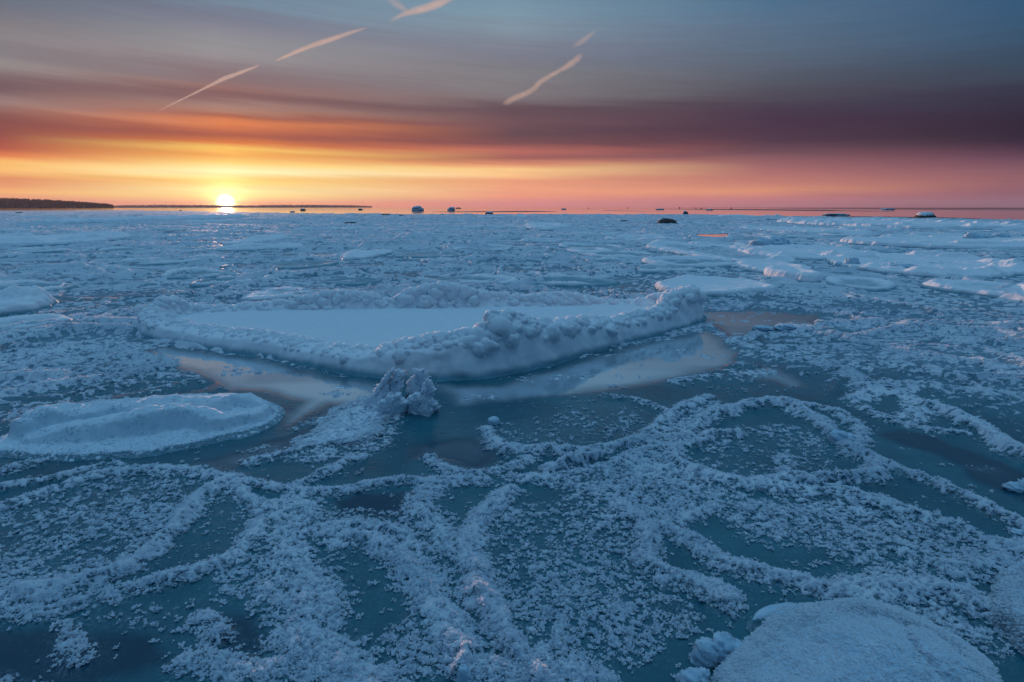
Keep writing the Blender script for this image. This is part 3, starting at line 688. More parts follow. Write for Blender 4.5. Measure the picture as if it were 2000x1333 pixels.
def ell(px, py0, py1, rx, seed=0, rag=.12, n=14):
    """irregular outline: px centre, far and near rows py0 < py1, half width rx in photo pixels"""
    r = random.Random(seed); cx, cy0 = at(px, py0); _, cy1 = at(px, py1)
    cyc = (cy0+cy1)/2; ry = abs(cy0-cy1)/2
    cx = (px-1000)/F * (cyc*CP + (H)*SP)      # depth along the view axis
    rxm = rx/F*(cyc*CP + H*SP)
    ph = [r.uniform(0, 6.28) for _ in range(3)]
    out = []
    for k in range(n):
        a = 2*math.pi*k/n
        q = 1 + rag*(math.sin(2*a+ph[0]) + .7*math.sin(3*a+ph[1]) + .5*math.sin(5*a+ph[2]))
        out.append((cx + rxm*q*math.cos(a), cyc + ry*q*math.sin(a)))
    return out
MIDS = [ # label, centre x, far y, near y, half width, freeboard, rim (h, w, patch), res, lumpf
 ('flat white floe with a dark undercut front, behind the right corner of the large floe', 1392,549,586,108,0.086,(0.038,.12,.6),.03,4),
 ('ring-shaped floe with a high curled rim on its left, upper right of the large floe', 1388,478,520,106,0.052,(0.125,.32,.5),.05,2),
 ('pale plate floe with a lumpy left end, right of the ring floe', 1575,484,516,118,0.086,(0.104,.30,.8),.06,2),
 ('low snowy floe in front of the pale plate, left of the smooth snow block', 1500,514,541,68,0.086,(0.042,.2,.7),.05,3),
 ('smooth thick snow block with a rounded left end, behind the flat white floe', 1545,533,556,50,0.129,(0.045,.15,.4),.03,3),
 ('broad floe with heaps of snow along its far right rim', 1785,503,548,180,0.095,(0.135,.35,.95),.06,2),
 ('shallow floe with a thin bright edge, nearest of the floes on the right', 1930,557,592,105,0.061,(0.076,.15,.5),.035,4),
 ('long far floe with a heap of snow at its right end', 1710,431,455,135,0.172,(0.167,.8,.9),.20,1),
 ('long dark-fronted floe reaching the right edge, in front of the sunlit lump', 1860,468,494,180,0.138,(0.114,.6,.8),.10,1.5),
 ('snow mound with smooth flanks at the left edge, level with the large floe', 18,588,626,62,0.086,(0.150,.22,.5),.03,3.5),
 ('thin pale plate just below the snow mound, left edge', 40,622,658,82,0.052,(0.038,.12,.5),.025,4),
 ('low snow plate peeping out behind the left half of the large floe', 545,568,592,72,0.052,(0.090,.2,.7),.035,3),
 ('rumpled snow bank far left, long and streaked', 90,462,484,140,0.121,(0.146,.6,.9),.12,1.3),
 ('small humped floe alone in the middle of the sheet, above the large floe', 715,492,511,42,0.069,(0.094,.3,.7),.05,2.5),
 ('flat frosted floe straight above the highest snow lump', 1150,486,500,46,0.052,(0.042,.3,.6),.06,2),
 ('rough floe far left with a dark shaded front', 335,424,437,60,0.216,(0.182,.9,.6),.20,.9),
 ('grey hump of ice on the open sheet below the sun, beyond the large floe', 505,466,481,34,0.086,(0.130,.4,.6),.07,1.8),
 ('snowy plate right of centre in front of the round dark boulder', 1065,440,452,42,0.155,(0.114,.6,.5),.14,1.2),
 ('far broken floe at the right, under the snow-capped boulder', 1900,436,448,60,0.138,(0.104,.6,.8),.15,1.1),
 ('low frosted plate between the broad floe and the shallow floe', 1680,548,572,70,0.044,(0.045,.15,.7),.04,3),
 ('wide wind-scoured plate right of the orange pool', 1560,446,460,95,0.103,(0.094,.5,.8),.14,1.2),
 ('narrow snow bank left of the orange pool', 1250,462,474,70,0.069,(0.073,.4,.8),.10,1.5),
]
for i, (lab, px, y0, y1, rx, fb, rim, res, lf) in enumerate(MIDS):
    res = max(.010, .0019*at(px, y1)[1])
    floe(lab, ell(px, y0, y1, rx, 100+i), fb=fb, rim=rim, res=res, lumpf=lf, rough=rim[0]*.25, edge_w=max(.06, res*3), warp=rim[1]*.5, one=M_LAY)

# many small pancakes frozen into the far sheet: copies of eight shapes
protos = []
GRP = 'small pancakes frozen into the far ice sheet'; PLAB = 'small low snow-dusted pancake frozen into the distant ice sheet'
r = random.Random(5)
for k in range(8):
    pts = []
    ph = [r.uniform(0,6.28) for _ in range(3)]
    for j in range(14):
        a = 2*math.pi*j/14; q = 1+.13*math.sin(2*a+ph[0])+.10*math.sin(3*a+ph[1])+.05*math.sin(5*a+ph[2])
        pts.append((k*40+.6*q*math.cos(a), 400+.6*q*math.sin(a)*.85))
    protos.append(floe(PLAB, pts, fb=.035, rim=(.06,.08,.8), res=.035, lumpf=4, rough=.015, name='ice_pancake', cat='ice pancake', group=GRP, warp=.05, one=M_LAY)[0])
taken = [(at(m[1], (m[2]+m[3])/2), m[4]/F*math.hypot(*at(m[1], (m[2]+m[3])/2))) for m in MIDS]
def copy_thing(root):
    c = root.copy(); C.objects.link(c)
    for ch in root.children:
        d = ch.copy(); C.objects.link(d); d.parent = c
    return c
SHORT = ['flat white floe behind the large floe', 'ring-shaped floe', 'pale plate floe', 'low floe left of the smooth block', 'smooth snow block', 'broad heaped floe', 'shallow bright-edged floe', 'long far floe on the right', 'long dark-fronted floe', 'snow mound at the left edge', 'thin plate at the left edge', 'low plate behind the large floe', 'rumpled bank far left', 'small humped floe', 'flat floe above the highest lump', 'rough shaded floe far left', 'grey ice hump', 'plate before the round boulder', 'broken floe under the snowy boulder', 'frosted plate before the broad floe', 'wind-scoured plate', 'narrow bank by the orange pool']
used = set(); cnt = 0; tries = 0
while cnt < 56 and tries < 20000:
    tries += 1
    py = 424 + 150*r.random()**1.7; px = r.uniform(-20, 2020)
    x, y = at(px, py)
    if py < 436 and px > 1500: continue
    if 230 < px < 1420 and 555 < py < 760: continue
    if any(math.hypot(x-t[0], y-t[1]) < w+.8 for (t, w) in taken): continue
    best = min(range(len(MIDS)), key=lambda k: abs(px-MIDS[k][1])/3 + abs(py-(MIDS[k][2]+MIDS[k][3])/2)*2)
    ddx = px - MIDS[best][1]; ddy = py - (MIDS[best][2]+MIDS[best][3])/2
    dirn = ('left of' if ddx < 0 else 'right of') if abs(ddx) > 4*abs(ddy) else ('behind' if ddy < 0 else 'in front of')
    if (best, dirn) in used: continue
    used.add((best, dirn))
    s = r.uniform(.8, 1.5)*(0.75 + y*.045)
    taken.append(((x, y), s*.6))
    o = protos[cnt] if cnt < 8 else copy_thing(protos[cnt % 8])
    o.location = (x, y, -.01); o.rotation_euler = (0, 0, r.uniform(0, 6.28)); o.scale = (s, s, .7+.35*s)
    o['label'] = 'small low snow-dusted pancake %s the %s' % (dirn, SHORT[best])
    cnt += 1

# ------------------------------------------------------------------ frost flowers
def flower_protos(nv=14, petals=8, seed=3, t0=.15, t1=1.25):
    rg = np.random.RandomState(seed); P = []
    for _ in range(nv):
        vs = []
        for k in range(petals):
            a = rg.rand()*2*math.pi; tl = rg.uniform(t0, t1); L = rg.uniform(.55, 1.0); w = rg.uniform(.20, .38)
            ox, oy = rg.randn(2)*.22
            d = np.array([math.cos(a)*math.cos(tl), math.sin(a)*math.cos(tl), math.sin(tl)])
            s = np.array([-math.sin(a), math.cos(a), rg.uniform(-.5,.5)]); s /= np.linalg.norm(s)
            b = np.array([ox, oy, 0.0])
            m = b + d*L*.55 + np.array([0,0,rg.uniform(.0,.10)])
            tip = b + d*L + np.array([0,0,-.08*L])
            vs += [b, m + s*w, tip, m - s*w]
        P.append(np.array(vs))
    return np.array(P)
FP = flower_protos(); FPF = flower_protos(t0=.0, t1=.45, seed=4); NPT = FP.shape[1]
def flowers(pts, sizes, parent, name='frost_flowers', seed=1, mat=None):
    n = len(pts)
    if n < 5: return None
    rg = np.random.RandomState(seed)
    base = (FPF if name == 'frost_fur' else FP)[rg.randint(0, len(FP), n)]
    a = rg.rand(n)*2*math.pi; c, s = np.cos(a)[:,None], np.sin(a)[:,None]
    x = base[:,:,0]*c - base[:,:,1]*s; y = base[:,:,0]*s + base[:,:,1]*c
    sz = sizes[:,None]
    V = np.stack([x*sz + pts[:,0:1], y*sz + pts[:,1:2], base[:,:,2]*sz*rg.uniform(.6,1.1,(n,1)) + pts[:,2:3]-.001], -1).reshape(-1,3)
    Fc = np.arange(n*NPT).reshape(-1, 4)
    o = mesh_np(name, V, Fc, mat or M_FL, parent, smooth=False); o['kind'] = 'stuff'
    return o
rg = np.random.RandomState(11)
N = 1000000
aa = rg.uniform(-math.radians(54), math.radians(54), N)
rmin, rmax = 1.0, 9.0
q = rg.rand(N); rad = np.exp(np.log(rmin) + q*(np.log(rmax)-np.log(rmin)))      # thinning with distance
rad = rmin + (rmax-rmin)*q**1.55
x = rad*np.sin(aa); y = rad*np.cos(aa)
hh, cc, _, _ = sheet_field(x, y)
nn = frost_noise(x, y, rad)
dens_c = np.clip((cc - nn*.75)*1.7, 0, 1)
prob = dens_c * np.clip(1.0 - .06*rad, .3, 1)
sel = rg.rand(N) < prob*.44
for poly in (big_outer, left_poly, corner_poly, right_poly):
    sel &= ~inside(x, y, poly)
x, y, hh, cc, rad = x[sel], y[sel], hh[sel], cc[sel], rad[sel]
sz = (.0045 + .0105*rg.rand(len(x))**2.2 + .002*np.clip(cc,0,1))*(1+.10*rad)
P3 = np.stack([x, y, hh + .003], -1)
own = np.zeros(len(x), int)
for k, (lab, poly) in enumerate(PANG):
    own[(own == 0) & inside(x, y, poly)] = k+1
print('flowers', len(x))
flowers(P3[own == 0], sz[own == 0], None)
for k in range(len(PANG)):
    m = own == k+1; flowers(P3[m], sz[m], pan_roots[k], seed=k+2)
# fur of frost on the three near floes
def fur(hf, poly, root_label, count, smin, smax, seed, fm=None):
    root = [o for o in C.objects if o.get('label') == root_label][0]
    rg = np.random.RandomState(seed); xs = [p[0] for p in poly]; ys = [p[1] for p in poly]
    x = rg.uniform(min(xs), max(xs), count); y = rg.uniform(min(ys), max(ys), count)
    z, d, rm = hf(x, y)
    edge = np.exp(-((d-.02)/.05)**2)
    k = (d > .004) & (rg.rand(count) < .35 + .65*edge) & (fbm(x*9, y*9, 3, 90) + .5*edge > .15)
    flowers(np.stack([x[k], y[k], z[k]], -1), rg.uniform(smin, smax, k.sum())*(1+.5*edge[k]), root, 'frost_fur', seed, fm)
fur(hf_corner, cpoly, 'thick round snow floe filling the bottom right corner, furry with frost', 90000, .004, .010, 21, M_FLW)
fur(hf_right, rpoly, 'smaller frosted floe cut by the right edge, beside the dark gap', 30000, .004, .010, 22, M_FLW)
def fur_left():
    root = [o for o in C.objects if o.get('label', '').startswith('oval snow floe with a wavy')][0]
    rg = np.random.RandomState(5); xs = [p[0] for p in lp]; ys = [p[1] for p in lp]
    x = rg.uniform(min(xs), max(xs), 40000); y = rg.uniform(min(ys), max(ys), 40000)
    z, d, rm = hf_left(x, y)
    edge = np.exp(-((d-.02)/.05)**2)
    k = (d > .003) & (rg.rand(len(x)) < np.where(rm < .02, .45, .16) + .6*edge)
    flowers(np.stack([x[k], y[k], z[k]], -1), rg.uniform(.004, .010, k.sum()), root, 'frost_fur', 6, M_FLW)
fur_left()

# ------------------------------------------------------------------ lumps: displaced ico-like blobs joined into one mesh
def blob(c, s, rot=0, seed=0, n=40, amp=.18, freq=2.2, power=2.0, lean=(0,0), flat=False):
    th = np.linspace(0, math.pi, n//2+1); ph = np.linspace(0, 2*math.pi, n, endpoint=False)
    Tt, Pp = np.meshgrid(th, ph, indexing='ij')
    def sp(v, e): return np.sign(v)*np.abs(v)**e
    e = 2.0/power
    dx, dy, dz = sp(np.sin(Tt),e)*sp(np.cos(Pp),e), sp(np.sin(Tt),e)*sp(np.sin(Pp),e), sp(np.cos(Tt),e)
    q = 1 + amp*2*(fbm(dx*freq+seed*3.1+dz*1.7*freq, dy*freq+seed*1.7-dz*.9*freq, 5, seed) - .5) 
    x, y, z = dx*q*s[0], dy*q*s[1], dz*q*s[2]
    x = x + lean[0]*z; y = y + lean[1]*z
    c_, s_ = math.cos(rot), math.sin(rot)
    V = np.stack([x*c_-y*s_+c[0], x*s_+y*c_+c[1], z+c[2]], -1).reshape(-1,3)
    F_ = []
    for i in range(len(th)-1):
        for j in range(n):
            F_.append((i*n+j, (i+1)*n+j, (i+1)*n+(j+1)%n, i*n+(j+1)%n))
    return V, np.array(F_)
def joinb(L):
    Vs, Fs, k = [], [], 0
    for v, f in L: Vs.append(v); Fs.append(f+k); k += len(v)
    return np.concatenate(Vs), np.concatenate(Fs)
def P(px, py, z=0): x, y = at(px, py); return (x, y, z)

# broken ice hummock in front of the large floe
M_HUM = mat_snow('crusted_ice', (.86,.89,.93,1), .003, 120, (.62,.73,.81,1))
hx, hy = at(783, 800)
u = (hy*CP + H*SP)/F                       # metres per photo pixel here
def hp(dx, dz, dy=0): return (hx + dx*u, hy + dy, dz*u*1.02)
hum = empty('ice_hummock', (hx, hy, 0), 'jagged pair of frosted ice shards standing split apart in front of the large floe', 'ice hummock')
def shard(outline, depth, y0, lean=0.0, seed=0, n=26, bulge=.5, yaw=0.0):
    """upright broken slab: outline in photo pixels (dx, dz) around the hummock base, given real thickness"""
    r_ = random.Random(seed*7+1); pts = []
    for k, (a, b) in enumerate(outline):
        c, d = outline[(k+1) % len(outline)]; pts.append((float(a), float(b)))
        L = math.hypot(c-a, d-b)
        for t in (.33, .66):
            o_ = r_.uniform(-.22, .22)*min(L, 16); pts.append((a+(c-a)*t - (d-b)/max(L,1)*o_, b+(d-b)*t + (c-a)/max(L,1)*o_))
    m = len(pts); cx = sum(p[0] for p in pts)/m; cz = sum(p[1] for p in pts)/m
    V = []; F_ = []
    rings = []
    for side, off in ((0, -1), (1, 1)):
        for t in (1.0, .93, .75, .5, .25):
            ring = []
            for k, (a, b) in enumerate(pts):
                dx = cx + (a-cx)*t; dz = cz + (b-cz)*t
                th = depth*(1 - t**3)**.5*(.55+.45*bulge) + .004
                nz = float(fbm(np.array([dx*.07+seed]), np.array([dz*.07+side*5]), 4, seed)[0]) - .5
                yy = y0 + off*th*(1+.9*nz) + lean*dz*u + nz*.025 + dx*u*yaw
                ring.append(len(V)); V.append((hx + dx*u + nz*.012, hy + yy, dz*u*1.02 + nz*.008))
            rings.append((side, ring))
        V.append((hx + cx*u, hy + y0 + off*depth*.8 + lean*cz*u + cx*u*yaw, cz*u*1.02)); rings.append((side, [len(V)-1]*m))
    def strip(r1, r2, flip):
        for k in range(m):
            q = (r1[k], r1[(k+1)%m], r2[(k+1)%m], r2[k]); F_.append(q[::-1] if flip else q)
    A = [rg_ for s_, rg_ in rings if s_ == 0]; B = [rg_ for s_, rg_ in rings if s_ == 1]
    for i in range(len(A)-1): strip(A[i], A[i+1], False)
    for i in range(len(B)-1): strip(B[i], B[i+1], True)
    strip(A[0], B[0], True)
    return V, F_
def mesh_py(name, V, F_, mat, parent=None, sub=0, smooth=True):
    F_ = [tuple(dict.fromkeys(f)) for f in F_]; F_ = [f for f in F_ if len(f) > 2]
    me = bpy.data.meshes.new(name)
    o0 = parent.location if parent else (0,0,0)
    me.from_pydata([(v[0]-o0[0], v[1]-o0[1], v[2]-o0[2]) for v in V], [], F_)
    for p in me.polygons: p.use_smooth = smooth
    me.materials.append(mat); o = bpy.data.objects.new(name, me); C.objects.link(o)
    if parent: o.parent = parent
    if sub:
        s = o.modifiers.new('sub', 'SUBSURF'); s.levels = sub; s.render_levels = sub; s.subdivision_type = 'SIMPLE'
        tx = bpy.data.textures.new('crust', 'CLOUDS'); tx.noise_scale = .03; tx.noise_depth = 4
        d = o.modifiers.new('crust', 'DISPLACE'); d.texture = tx; d.strength = .016; d.mid_level = .5; d.texture_coords = 'GLOBAL'
    return o
# broken plates, each leaning its own way
PL = [('ice_shard', [(-78,-6),(-70,14),(-58,30),(-44,46),(-34,58),(-24,70),(-14,81),(-10,80),(-18,66),(-24,52),(-20,40),(-30,22),(-40,4)], .018, .02, .05, 3, .5),
 ('ice_shard', [(-52,-6),(-46,22),(-34,46),(-22,60),(-10,76),(0,80),(6,74),(12,78),(10,68),(4,62),(8,46),(0,30),(-8,8)], .026, -.01, .12, 5, -.3),
 ('ice_shard', [(-44,-8),(-48,10),(-38,26),(-28,32),(-16,44),(-4,40),(2,46),(12,30),(22,22),(16,12),(10,-4)], .050, -.07, -.25, 7, .15),
 ('ice_shard', [(16,0),(14,22),(10,40),(14,54),(24,64),(36,66),(32,72),(24,78),(38,76),(46,78),(50,70),(56,60),(50,40),(52,16),(44,0)], .028, .03, -.06, 9, .25),
 ('ice_shard', [(34,-4),(40,24),(44,44),(48,60),(56,72),(60,66),(66,70),(70,58),(76,54),(68,48),(64,30),(66,10),(58,-6)], .022, .0, .10, 11, -.6),
 ('ice_shard', [(18,-6),(14,8),(16,26),(26,36),(38,42),(46,34),(58,36),(66,22),(76,12),(70,2),(58,-8)], .050, -.05, -.22, 13, .1)]
for nm, ol, dep_, y0_, ln, sd_, yw in PL:
    V, F_ = shard(ol, dep_, y0_, ln, sd_, yaw=yw); mesh_py(nm, V, F_, M_HUM, hum, 3)
vv, ff = joinb([blob(hp(-48,0,-.02), (.10,.09,.06), seed=4, amp=.5, freq=4), blob(hp(-16,2,-.06), (.08,.06,.06), seed=5, amp=.55, freq=4), blob(hp(44,2,-.03), (.09,.06,.06), seed=6, amp=.55, freq=4)])
mesh_np('crusted_base', vv, ff, M_HUM, hum)
dk = mesh_np('crevice_shade', *blob(hp(17,6,.02), (.035,.03,.075), seed=2, amp=.3), M_ROCK, hum)  # added dark lump, no rock: stands in for the shade between the shards
rgx = np.random.RandomState(8)
bpy.context.view_layer.update()
cp = [vv[vv[:,2] > 0]]
for o in list(hum.children):
    if o.name.startswith('ice_shard'):
        q_ = np.array([v.co for v in o.data.vertices]) + np.array(hum.location); q_ = q_[np.random.RandomState(3).randint(0, len(q_), 300)]
        w_ = np.array([v.co for v in o.data.vertices]) + np.array(hum.location); w_ = w_[np.random.RandomState(4).randint(0, len(w_), 300)]
        t_ = np.random.RandomState(5).rand(300, 1)*.25; q_ = q_*(1-t_) + w_*t_; cp.append(q_[q_[:,2] > .01])
cp = np.concatenate(cp); cp = cp[rgx.choice(len(cp), min(len(cp), 1600), replace=False)]
flowers(cp, rgx.uniform(.008,.018,len(cp)), hum, 'frost_crystals', 9, M_FLW)
# frosted apron sloping away left of the shards
ap_poly = G([(560,872),(600,845),(645,812),(690,785),(728,772),(760,776),(782,796),(765,826),(742,850),(700,868),(645,872),(600,880)])
_, hf_ap, appoly = floe('crusty frosted slope of ice running left and down from the jagged shards', ap_poly, fb=.018, ridges=[[(*at(748,788),.035,.09),(*at(700,822),.022,.09),(*at(640,850),.010,.08)]], res=.006, lump=.6, lumpf=11, rough=.035, edge_w=.03, name='ice_slope', cat='ice slope', rimmat=M_HUM, deckmat=M_HUM, warp=.16)
fur(hf_ap, appoly, 'crusty frosted slope of ice running left and down from the jagged shards', 9000, .007, .016, 31, M_FLW)

# chunks of snow
def chunk(label, px, py, sizes, seed, name='snow_chunk', cat='snow chunk', mat=None, group=None, amp=.3):
    bl = []
    x0, y0 = at(px, py)
    uu = (y0*CP + H*SP)/F
    for i, (dx, dz, sx, sz_) in enumerate(sizes):
        bl.append(blob((x0+dx*uu, y0+(i%3-1)*.2*sx*uu, dz*uu), (sx*uu, sx*uu*.8, sz_*uu), rot=i, seed=seed+i, amp=amp, freq=2.5, power=2.4, n=36))
    vv, ff = joinb(bl)
    o = mesh_np(name, vv, ff, mat or M_ROUGH, origin=(x0, y0, 0))
    return tag(o, label, cat, group)
chunk('cauliflower lump of frozen snow left of the corner floe', 1400, 1290, [(-22,22,26,26),(8,28,26,24),(34,22,22,16),(-30,4,22,22)], 301, amp=.45)
chunk('small crumbly snow clod below the cauliflower lump, at the bottom edge', 1352, 1338, [(-6,10,22,24),(16,14,18,20),(-16,-4,18,18)], 311, amp=.45)
chunk('little snow lump sitting on the frost ring of the roundest pancake', 1640, 864, [(-6,10,17,14),(14,6,16,10)], 321)
chunk('tiny snowball at the upper tip of a frost rim in the clear ice', 964, 828, [(0,5,11,9)], 331)
chunk('upright frost stub at the bottom edge, left of centre', 905, 1330, [(0,14,13,22),(8,2,14,12)], 341)
chunk('flat snow crumb on the tan pool, right of the large floe', 1492, 645, [(-8,3,14,6),(8,2,12,5)], 351)
chunk('snow crumb with two bumps on the tan pool, the farther right one', 1542, 645, [(-10,5,20,7),(16,4,16,6)], 361)
chunk('snowy hummock with blue flanks above the ring-shaped floe', 1508, 484, [(-22,5,24,12),(8,8,28,12),(34,3,18,7)], 371, 'snow_hummock', 'snow hummock')
chunk('snow lump with a sunlit orange face, far right on the long floe', 1897, 474, [(-2,8,13,11),(22,6,20,8),(58,8,16,9)], 381, 'snow_hummock', 'snow hummock')
chunk('pinkish snow lump standing on the broad floe, left part', 1660, 524, [(0,8,14,12),(-24,4,10,8)], 391)
chunk('round snow lump on the middle of the broad floe', 1760, 532, [(0,6,24,9),(26,4,16,7)], 401)
chunk('broken snow clod at the right edge, above the corner floes', 1985, 955, [(-8,3,17,9),(14,5,16,11)], 411, amp=.5)
chunk('small ice clod at the right edge, below the dark lead', 1990, 1045, [(-6,3,12,8),(14,3,13,9)], 421, amp=.5)

# bulbs of wind-piled snow along the rims of the floes
def bulbs(root, pts, hf, per_m, seed, r0, r1, spread, sink=.50, name='snow_bulbs', mat=None, amp=.42, n=20, stretch=.85):
    r_ = random.Random(seed); cxy = []
    for a, b in zip(pts[:-1], pts[1:]):
        L = math.hypot(b[0]-a[0], b[1]-a[1]); k = L*per_m; k = int(k) + (r_.random() < k-int(k))
        for _ in range(k):
            t = r_.random(); hh = a[2]*(1-t)+b[2]*t; q = r_.random()
            rr_ = (r0 + r1*hh)*(.40 + .55*q*q)
            cxy.append((a[0]*(1-t)+b[0]*t + r_.gauss(0, spread), a[1]*(1-t)+b[1]*t + r_.gauss(0, spread), rr_))
    x = np.array([c[0] for c in cxy]); y = np.array([c[1] for c in cxy]); z, d, _ = hf(x, y)
    bl = [blob((c[0], c[1], float(z[i])-c[2]*sink), (c[2], c[2], c[2]*stretch), rot=r_.uniform(0,6), seed=seed+i%37, amp=amp, freq=1.8, power=2.1, n=n) for i, c in enumerate(cxy) if d[i] > (.075 if name == 'snow_bulbs' else .01)]
    vv, ff = joinb(bl); o = mesh_np(name, vv, ff, mat or M_SNOW, root); o['kind'] = 'stuff'; return o
bulbs(BIG[0], back_r, BIG[1], 75, 41, .045, .30, .06)
bulbs(BIG[0], front_r, BIG[1], 80, 42, .045, .26, .07)
bulbs(BIG[0], [(p[0], p[1]-.10, p[2]*.5) for p in front_r], BIG[1], 60, 43, .04, .26, .09, .6)
def ring_pts(poly, inset, h):
    cx = sum(p[0] for p in poly)/len(poly); cy = sum(p[1] for p in poly)/len(poly)
    q = [(x-(x-cx)*inset, y-(y-cy)*inset, h) for x, y in poly]; return q + [q[0]]
def root_of(start): return [o for o in C.objects if o.get('label', '').startswith(start)][0]
bulbs(root_of('thick round snow'), ring_pts(cpoly, .03, 0), hf_corner, 170, 44, .013, 0, .010, .3, 'crumbly_edge', M_ROUGH, .5, 14)
bulbs(root_of('smaller frosted floe'), ring_pts(rpoly, .04, 0), hf_right, 170, 45, .013, 0, .010, .3, 'crumbly_edge', M_ROUGH, .5, 14)
bulbs(root_of('oval snow floe'), ring_pts(lp, .02, 0), hf_left, 60, 46, .018, 0, .014, .45, 'crumbly_edge', M_CRUST, .5, 14)

# ------------------------------------------------------------------ boulders and drifting ice beyond
def boulder(label, px, py, w, hgt, seed, snow=0, dark=True, name='boulder', cat='boulder', group=None):
    x0, y0 = at(px, py); uu = (y0*CP + H*SP)/F
    root = empty(name, (x0, y0, 0), label, cat, group)
    v, f = blob((x0, y0, 0), (w*uu, w*uu*.8, hgt*uu), seed=seed, amp=.16, freq=1.3, power=2.3, n=32)
    mesh_np('rock' if dark else 'ice_body', v, f, M_ROCK if dark else M_EDGE, root)
    if snow:
        r_ = random.Random(seed); bl = []
        for i in range(4):
            bl.append(blob((x0 + r_.uniform(-.55,.55)*w*uu, y0 - .1*w*uu, hgt*uu*(.75+.12*snow*r_.random())), (w*uu*r_.uniform(.35,.6), w*uu*.6, hgt*uu*.35*snow), seed=seed+i, amp=.25, freq=2))
        v, f = joinb(bl); mesh_np('snow_cap', v, f, M_SNOW, root)
    return root
boulder('bare dark rounded boulder poking through the ice right of centre', 1302, 438, 19, 10, 501)
boulder('small dark stone at the foot of the round boulder, on its right', 1326, 438.5, 9, 3.2, 502)
boulder('half-buried dark stone with snow heaped on its left, left of the round boulder', 1219, 434, 9, 4, 503, 1)
boulder('low dark stone at the ice edge, left of centre', 753, 421, 9, 3.5, 504)
boulder('tiny dark stone just right of the low stone at the ice edge', 784, 422, 5, 2.2, 505)
boulder('dark stone under a thick drift of snow, far left of centre', 684, 437, 12, 4, 506, 1.4)
boulder('snow-capped dark boulder standing in the open water near the ice edge, centre', 955, 419, 8, 4.5, 507, 1)
boulder('large snow-capped boulder in open water at the far right', 1806, 428, 19, 9, 508, 1.5)
boulder('blocky snow-topped ice berg with a notched top, on the bright water', 816, 411.5, 12, 6.5, 509, 1.4, False, 'ice_block', 'ice block')
boulder('flat-topped snowy ice block right of the notched one', 881, 411, 8, 4.5, 510, 1.4, False, 'ice_block', 'ice block')
boulder('thin dark reef stone right behind the flat-topped ice block', 895, 407.6, 6, 1.8, 511)
boulder('little dark rock with a snow tip in front of the far shore', 592, 411, 5, 3, 512, 1)
boulder('tiny rock in the bright water at the end of the far shore', 704, 410, 4, 2.2, 513, 1)
boulder('small grey floating ice piece on the water, under the low shore right of the sun', 571, 414, 5, 1.8, 514, 0, False, 'ice_block', 'ice block')
boulder('small snow-covered rock on the water above the round boulder', 1339, 418, 5, 4, 515, 1.5)
boulder('rectangular floating ice block on the pink water, right of centre', 1101, 409.6, 5, 1.8, 516, 1, False, 'ice_block', 'ice block')
boulder('low wide floating ice slab on the pink water, further right', 1289, 410, 8, 1.6, 517, 1, False, 'ice_block', 'ice block')
boulder('pale floating slab at the left end of the long dark reef', 1385, 411, 7, 1.6, 518, 1, False, 'ice_block', 'ice block')
boulder('wide flat snowy ice slab on the water below the dark reef, right', 1633, 421, 24, 2.6, 519, 1, False, 'ice_block', 'ice block')
boulder('pale domed ice slab touching the horizon at the right', 1733, 410.5, 12, 2.4, 520, 1, False, 'ice_block', 'ice block')
boulder('dark stone lying at the sea edge far left of the sun', 353, 412, 3, 1.8, 521)
boulder('lone dark stone on the ice at the far left edge', 38, 415.5, 6, 2, 522, 1)
for k, (px, py) in enumerate(((1327,407.6),(1370,408.4),(1359,407.8),(1428,408.2),(1226,407.5),(1149,407.7))):
    boulder('tiny dark stone tip standing out of the far pink water', px, py, 1.1, 2.3 if k in (0,3) else 1.5, 540+k, group='tiny stone tips in the far pink water')
# dark rafts of thin ice lying on the far water
REEF = [(1430,411,70,1.8,'long dark band of thin ice on the far water, right of centre'),(1550,408.6,95,1.5,'dark band of thin ice along the horizon, the widest'),(1208,412.4,14,.8,'short dark raft of thin ice on the pink water'),
        (1690,410.2,60,1.4,'dark raft of thin ice between two pale slabs at the right'),(1790,407.9,80,1.0,'thin black line of ice right on the horizon, right of the domed slab'),(1935,410,55,1.4,'dark raft of thin ice near the right edge, on the horizon'),(1700,426,180,2.0,'broad dark strip of new ice along the edge of the sheet, far right'),(980,413.5,110,.5,'thin dark streak of ice on the bright water, centre')]
for k, (px, py, rx, ry, lab) in enumerate(REEF):
    ry = ry*1.25 + .35; p = smooth_poly(ell(px, py-ry, py+ry, rx, 700+k, .16, 24), 1)
    n_ = len(p); z = -.035; V = [(x, y, z) for x, y in p] + [(x, y, z-.05) for x, y in p]
    Fq = [tuple(range(n_))] + [(i, i+n_, (i+1)%n_+n_, (i+1)%n_) for i in range(n_)]
    cx = sum(a[0] for a in p)/n_; cy = sum(a[1] for a in p)/n_
    me = bpy.data.meshes.new('ice_raft'); me.from_pydata([(a-cx, b-cy, c) for a, b, c in V], [], Fq)
    if not k: M_RAFT = mat_plain('dark_thin_ice', (.010,.022,.035,1), .45, (.03,.055,.075,1), .3); M_RAFT.node_tree.nodes['Principled BSDF'].inputs['Specular IOR Level'].default_value = .12
    me.materials.append(M_RAFT); o = bpy.data.objects.new('ice_raft', me); C.objects.link(o); o.location = (cx, cy, 0); tag(o, lab, 'ice raft')

